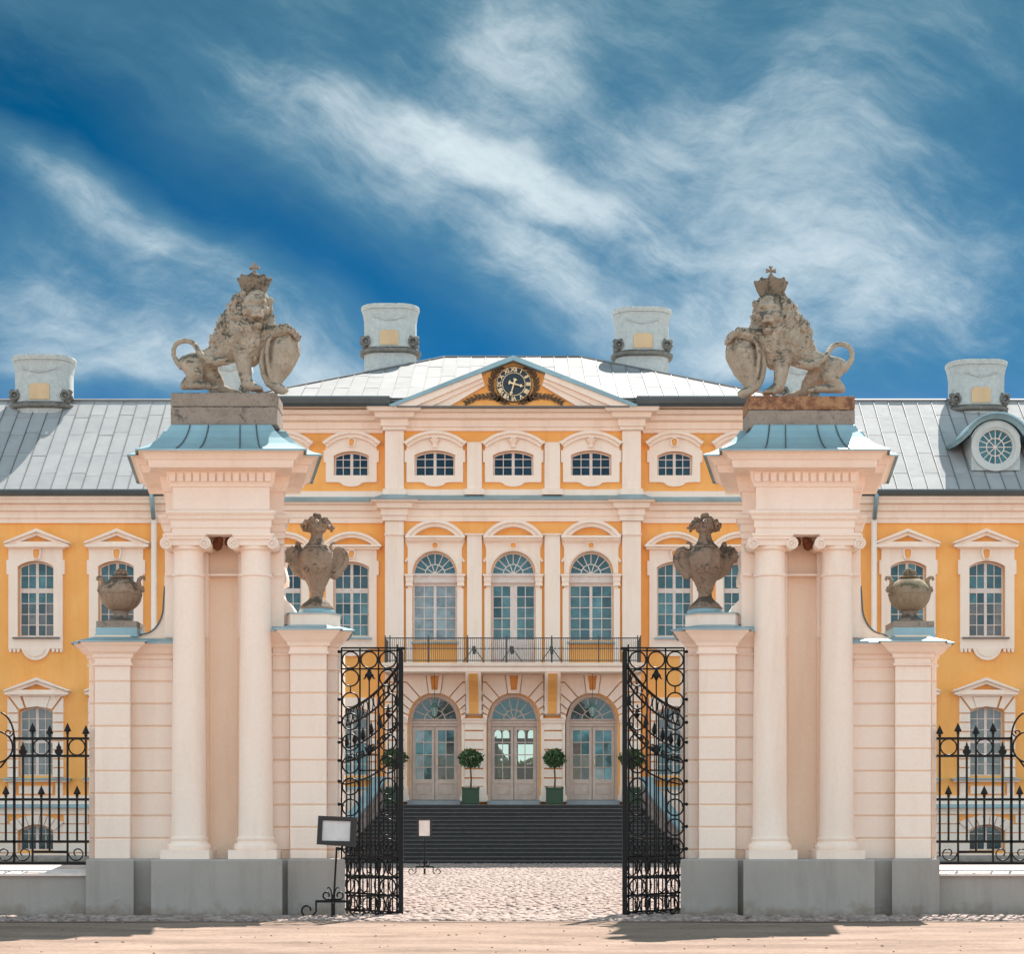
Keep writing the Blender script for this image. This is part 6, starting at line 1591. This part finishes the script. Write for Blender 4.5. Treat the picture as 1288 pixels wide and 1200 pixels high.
    def disp(p):
        lx = (p.x-q(0,0,0).x)/K; ly = (q(0,0,0).z-p.z)/K
        man = max(0, min(1, (lx-470)/60))*max(0, min(1, (540-ly)/50))
        v = 0.0045*fbm(p, 9)+0.003*fbm(p+Vector((7,3,1)), 28, 2)
        fy = ly-hy; fx = lx-hx-yaw; dd_ = p.y-YL
        face = max(0, min(1, (56-abs(fx-706))/16))*max(0, min(1, (78-abs(fy-325))/20))*(1 if dd_ < -.13 else 0)
        dip = 0
        if dd_ < -.16:
            for (ax, ay, rx, ry, am) in ((680,304,15,11,.046),(722,302,15,11,.046),(708,377,25,6,.042),(700,349,5,4,.010),(714,349,5,4,.010),(664,350,9,34,.012),(742,348,9,34,.012),(706,366,3,12,.010)):
                e = ((fx-ax)/rx)**2+((fy-ay)/ry)**2
                if e < 6: dip += am*math.exp(-e)
        return v-dip+man*(1-face)*0.014*(0.8-abs(noise.noise(Vector((p.x*24+2*sin(p.z*9), p.y*24, p.z*8))))*3.0)
    body = remeshed('body', b, 0.0092, base_mat, t, disp, 1)
    # shield
    b = mb()
    K0 = K
    def flat(pts, fl):
        for (p0, p1) in zip(pts, pts[1:]):
            a, c = q(*p0[:3]), q(*p1[:3]); n = max(1, int((c-a).length/(0.3*min(p0[3],p1[3])*K)+0.5))
            for i in range(n+1): u = i/n; b.ball(a.lerp(c, u), (p0[3]+(p1[3]-p0[3])*u)*K, 14, (1, fl, 1))
    flat([(826,452,-.05,62),(822,500,-.06,74),(806,556,-.06,62),(788,606,-.05,42),(770,648,-.05,34)], 0.85)
    chain([(768,655,-.06,27),(790,676,-.08,25),(812,686,-.10,22),(826,686,-.10,14)])
    chain([(770,418,-.10,14),(742,450,-.12,14),(722,500,-.12,14),(714,556,-.11,14),(722,612,-.09,14),(744,655,-.08,16)]); chain([(748,470,-.02,30),(738,540,-.02,28),(744,600,-.02,26)])
    chain([(772,424,-.20,9),(752,462,-.23,9),(742,520,-.22,9),(748,590,-.16,9),(760,640,-.12,9)])
    chain([(850,440,-.20,8),(862,500,-.21,7),(846,560,-.18,7),(812,612,-.12,7)])
    remeshed('shield', b, 0.0115, base_mat, t, lambda p: 0.004*fbm(p, 8)+0.002*fbm(p, 26, 2), 2)
    # crown
    b = mb(); c = q(678+hx*0.4, 235, -.05); r0 = 42*K; z = lambda y: q(0, y, 0).z
    lob = lambda a, z_: 1+0.07*cos(8*a)*max(0, (z_-z(215))/(z(160)-z(215)))+0.04*max(0, cos(4*a))
    b.lathe([(r0*0.9,z(246)),(r0*1.12,z(240)),(r0*1.12,z(228)),(r0,z(224)),(r0*1.25,z(208)),(r0*1.62,z(180)),(r0*1.78,z(163)),(r0*1.74,z(156)),(r0*1.58,z(156)),(r0*1.35,z(168)),(r0*0.8,z(160)),(r0*0.35,z(150)),(0.005,z(149))], c.x, c.y, 40, lob)
    for k in range(8):
        a = 2*pi*k/8; b.ball((c.x+r0*1.72*cos(a), c.y+r0*1.72*sin(a), z(158)), 0.032, 8); b.ball((c.x+r0*1.15*cos(a+.3), c.y+r0*1.15*sin(a+.3), z(234)), 0.022, 6)
        b.tube([(c.x+r0*1.2*cos(a), c.y+r0*1.2*sin(a), z(222)), (c.x+r0*1.66*cos(a), c.y+r0*1.66*sin(a), z(180)), (c.x+r0*1.5*cos(a), c.y+r0*1.5*sin(a), z(158)), (c.x+r0*0.5*cos(a), c.y+r0*0.5*sin(a), z(149))], 0.018, 5)
    crown = remeshed('crown', b, 0.011, STONED, t, lambda p: 0.005*fbm(p, 14, 3), 1)
    b = mb(); b.ball((c.x, c.y, z(137)), 15*K, 12); b.build('orb', URNM, crown, smooth=True)
    b = mb(); w_ = 25*K; h = 22*K; cz = z(104); n_ = 5.5*K
    arm = lambda r_, s_: [(n_*0.8, n_*0.8), (s_*0.5, r_), (-s_*0.5, r_)]
    pts = []
    for k in range(4):
        a = -pi/2*k; R_ = w_ if k % 2 else h
        for (u, v) in ((-n_*0.55, n_*0.9), (-8.5*K, R_*0.96), (0, R_*0.88), (8.5*K, R_*0.96), (n_*0.55, n_*0.9)): pts.append((c.x+u*cos(a)-v*sin(a), cz+u*sin(a)+v*cos(a)))
    b.plate(pts, [], c.y-0.022, c.y+0.022); b.box(c.x-n_*0.5, c.x+n_*0.5, c.y-0.02, c.y+0.02, z(130), cz); b.build('cross', URNM, crown)
    return t
lion('crowned stone lion on plain grey slabs, shield under its paw, above the notice board pier', STONE, (SLABM, SLABM), 0, 0)
MIR = True
lion('crowned stone lion standing on the orange rust-stained slab, bearded chin lowered over its shield', STONE, (RUSTM, SLABM), 4.2, 1)
MIR = False

def shell_urn(label, sx, mat):
    YU = 25.9; K = YU/F/7.5
    def q(x, y, d): return Vector((X(340+sx+x/7.5, YU), YU+d, Z(640+y/7.5, YU)))
    t = thing('shell_urn', q(440, 985, 0), label, 'urn', 'carved shell urns flanking the gateway')
    cx = q(440, 0, 0).x
    d = mb(); d.lathe([(168*K, q(0,1000,0).z),(172*K, q(0,990,0).z),(172*K, q(0,975,0).z),(158*K, q(0,950,0).z),(120*K, q(0,925,0).z)], cx, YU, 28); d.build('metal_base', BLUEM, t)
    b = mb()
    def chain(pts, fl=1.0):
        for (p0, p1) in zip(pts, pts[1:]+pts[-1:]):
            a, c = q(*p0[:3]), q(*p1[:3]); n = max(1, int((c-a).length/(0.4*min(p0[3],p1[3])*K)+0.5))
            for i in range(n): u = i/n; b.ball(a.lerp(c, u), (p0[3]+(p1[3]-p0[3])*u)*K, 10, (1, fl, 1))
    prof = [(150,965),(166,950),(165,938),(130,900),(88,868),(66,838),(62,800),(72,775),(80,764),(76,748),(92,715),(116,665),(148,605),(170,540),(176,480),(165,425),(140,388),(118,372),(122,362),(108,350),(82,322),(64,285),(56,245),(60,222),(30,205)]
    rib = lambda a, z_: 1+0.035*cos(11*a)*(1 if q(0,760,0).z < z_ < q(0,400,0).z else 0)
    b.lathe([(r*K, q(0,y,0).z) for r, y in prof], cx, YU, 44, rib)
    # ruffled shell on the outer side, scrolled shell on the inner side
    for k in range(7):
        a = radians(200-26*k+10); x = 235+90*cos(a)*0.95; y = 450-75*sin(a)
        chain([(300,560,-.02,34),(255+55*cos(a),480-40*sin(a),-.03,30),(x,y,-.02,24+5*(k % 2)),(x+14*cos(a),y-14*sin(a),-.03,15)], 0.75)
    chain([(220,520,0,50),(250,580,0,48),(300,630,0,34),(322,662,0,16)], 0.7); chain([(270,430,0,60),(265,370,-.02,34),(262,335,-.03,24)], 0.8)
    chain([(600,405,0,26),(645,378,0,27),(690,395,-.01,26),(718,440,-.02,24),(722,492,-.02,24),(700,545,-.02,28),(655,590,0,36),(605,630,0,42)], 0.9)
    chain([(640,430,0.02,52),(655,490,.02,50),(630,550,.02,54),(590,600,0,50)], 0.6); chain([(728,450,-.02,16),(742,468,-.02,6)])
    chain([(578,400,-.02,20),(568,360,-.02,15),(580,330,-.02,13),(604,322,-.02,13),(612,330,-.02,9)])
    # flame-like ruffled top
    rr = random.Random(5)
    for (x, y, r) in ((306,160,26),(296,145,18),(330,112,20),(345,185,34),(318,190,24),(372,140,36),(400,110,34),(430,66,30),(418,58,22),(455,68,28),(478,100,22),(410,170,44),(470,165,46),(515,100,22),(530,92,18),(545,130,26),(520,160,36),(560,180,26),(586,182,20),(598,176,14),(575,205,16),(450,205,46),(385,205,28),(505,205,28)):
        b.ball(q(x, y, rr.uniform(-.06,.06)), r*K, 10, (1, 1.3, 1))
    for k in range(9):
        x = 300+37*k; chain([(x,205-abs(440-x)*0.15,-.09,10),(440+(x-440)*0.8,130,-.10,9),(440+(x-440)*0.72,105+rr.uniform(0,50),-.08,9)])
    # mask and garland
    for (x, y, r) in ((435,570,30),(435,600,24),(418,560,10),(452,560,10),(435,585,12),(380,560,18),(350,545,16),(360,590,16),(325,560,14),(335,590,14),(490,580,17),(520,570,16),(545,590,15),(500,610,14),(395,610,14),(375,620,12)):
        dx = (x-440)/175; b.ball(q(x, y, -sqrt(max(0.05, 1-dx*dx))*0.245*(1 if y < 600 else 0.93)), r*K, 8)
    for s in (-1, 1): chain([(435+s*34,545,-.24,8),(435+s*44,590,-.23,9),(435+s*30,630,-.21,8)])
    for k in range(9):
        x = 330+28*k; chain([(x,640,-.17+abs(x-440)*0.0010,13),(440+(x-440)*0.82,690,-.14+abs(x-440)*0.0008,10),(440+(x-440)*0.7,730,-.11+abs(x-440)*0.0006,6)])
    remeshed('body', b, 0.0085, mat, t, lambda p: 0.003*fbm(p, 14)+0.0015*fbm(p, 40, 2), 1)
    return t
shell_urn('shell-handled stone urn beside the gate screen with the notice board', 0, URNM)
MIR = True
shell_urn('darker shell-handled stone urn beside the gate screen without a notice board', 4.5, stone_mat('dark_urn_sandstone', (0.23,0.155,0.11), (0.32,0.225,0.165), (0.045,0.037,0.028), 0.10))
MIR = False
def globe_urn(label, sx, mat, mat2):
    YU = 25.85; S = YU/F
    cx = X(152+sx, YU); z = lambda y: Z(y, YU)
    t = thing('globe_urn', (cx, YU, z(801)), label, 'urn', 'globe urns on the outer piers')
    hw = 25.7*S; d = mb(); d.box(cx-hw, cx+hw, YU-hw, YU+hw, z(800.5), z(792.3)); d.box(cx-hw-0.01, cx+hw+0.01, YU-hw-0.01, YU+hw+0.01, z(804), z(800.5)); d.build('metal_base', BLUEM, t)
    d = mb(); d.box(cx-hw*0.98, cx+hw*0.98, YU-hw*0.98, YU+hw*0.98, z(792.2), z(784.3)); d.build('plinth', mat2, t)
    d = mb(); d.lathe([(19*S,z(784.3)),(19.5*S,z(782.5)),(16*S,z(780.5)),(11*S,z(777)),(9.2*S,z(774)),(9.4*S,z(771.5)),(11*S,z(770.8)),(11*S,z(769.6)),(8*S,z(769.2))], cx, YU, 28); d.build('foot', mat2, t, smooth='auto')
    prof = []
    for k in range(25):
        a = -pi/2+pi*k/24; prof.append((max(0.004, 26.2*S*cos(a)), z(748.3-22.2*sin(a))))
    zb, zt = z(770), z(747)
    def glob(a, z_):
        if z_ > zt+0.01: return 1.0
        f = 1.0; e = min(1, (zt-z_)/0.03)
        return 1-0.055*e*(1-abs(cos(a*8.0))**0.6)
    d = mb(); d.lathe(prof, cx, YU, 128, glob); d.build('body', mat, t, smooth=True)
    d = mb(); d.lathe([(26.3*S,z(749.2)),(26.8*S,z(748.6)),(26.8*S,z(747.6)),(26.3*S,z(747))], cx, YU, 48); d.build('belt', mat, t, smooth=True)
    for s in (-1, 1):
        d = mb(); pts = [(cx+s*x*S, YU, z(y)) for x, y in ((27,744.5),(25.5,741),(23.5,737.5),(22.3,733),(23.2,729),(26,726.5),(29,726.6),(30,729),(28.4,730.4))]
        d.tube(pts, [0.022,0.03,0.033,0.033,0.03,0.028,0.024,0.018,0.01], 8)
        d.tube([(cx+s*24*S,YU,z(738)),(cx+s*27.5*S,YU,z(739)),(cx+s*28.5*S,YU,z(743)),(cx+s*26.5*S,YU,z(745))], 0.02, 6); d.build('handle', mat, t, smooth=True)
    b = mb(); b.lathe([(13*S,z(727.5)),(12.5*S,z(725.5)),(8*S,z(724.5)),(7*S,z(722)),(4*S,z(720))], cx, YU, 20)
    for k in range(7): a = 2*pi*k/7; b.ball((cx+6*S*cos(a), YU+6*S*sin(a), z(721)), 0.034, 8); b.ball((cx+3.5*S*cos(a+.4), YU+3.5*S*sin(a+.4), z(718.5)), 0.03, 8)
    b.ball((cx, YU, z(717.2)), 0.03, 8); b.build('finial', mat, t, smooth=True)
    return t
globe_urn('brown fluted globe urn on the outer pier behind the notice stand', 0, URNM, SLABM)
MIR = True
globe_urn('green-tinged fluted globe urn below the round dormer side of the roof', -6, stone_mat('green_urn_sandstone', (0.29,0.21,0.14), (0.33,0.25,0.17), (0.09,0.085,0.045), 0.09), SLABM)
MIR = False

def garden_hedge():
    rr = random.Random(8); t = thing('garden_hedge', (0, 98, 0), 'clipped green garden hedge seen low through the middle door', 'hedge')
    d = mb(); d.box(-6, 6, 97.4, 98.6, 0, 4.3); d.build('stems', BARK, t)
    d = mb()
    for k in range(5200):
        x = rr.uniform(-6, 6); z_ = rr.uniform(2.2, 4.9+0.5*noise.noise(Vector((x*0.8,0,2)))); p = Vector((x, 97.2+rr.uniform(-.25,.25), z_))
        a = Vector((rr.gauss(0,1),rr.gauss(0,1),rr.gauss(0,1))).normalized(); b_ = a.cross(Vector((rr.random(),rr.random(),.3))).normalized(); l = rr.uniform(0.10,0.22)
        d.add([p-a*l, p+b_*l*0.5, p+a*l, p-b_*l*0.5], [(0,1,2,3)])
    d.build('leaves', LEAF2, t, fix=False)
garden_hedge()
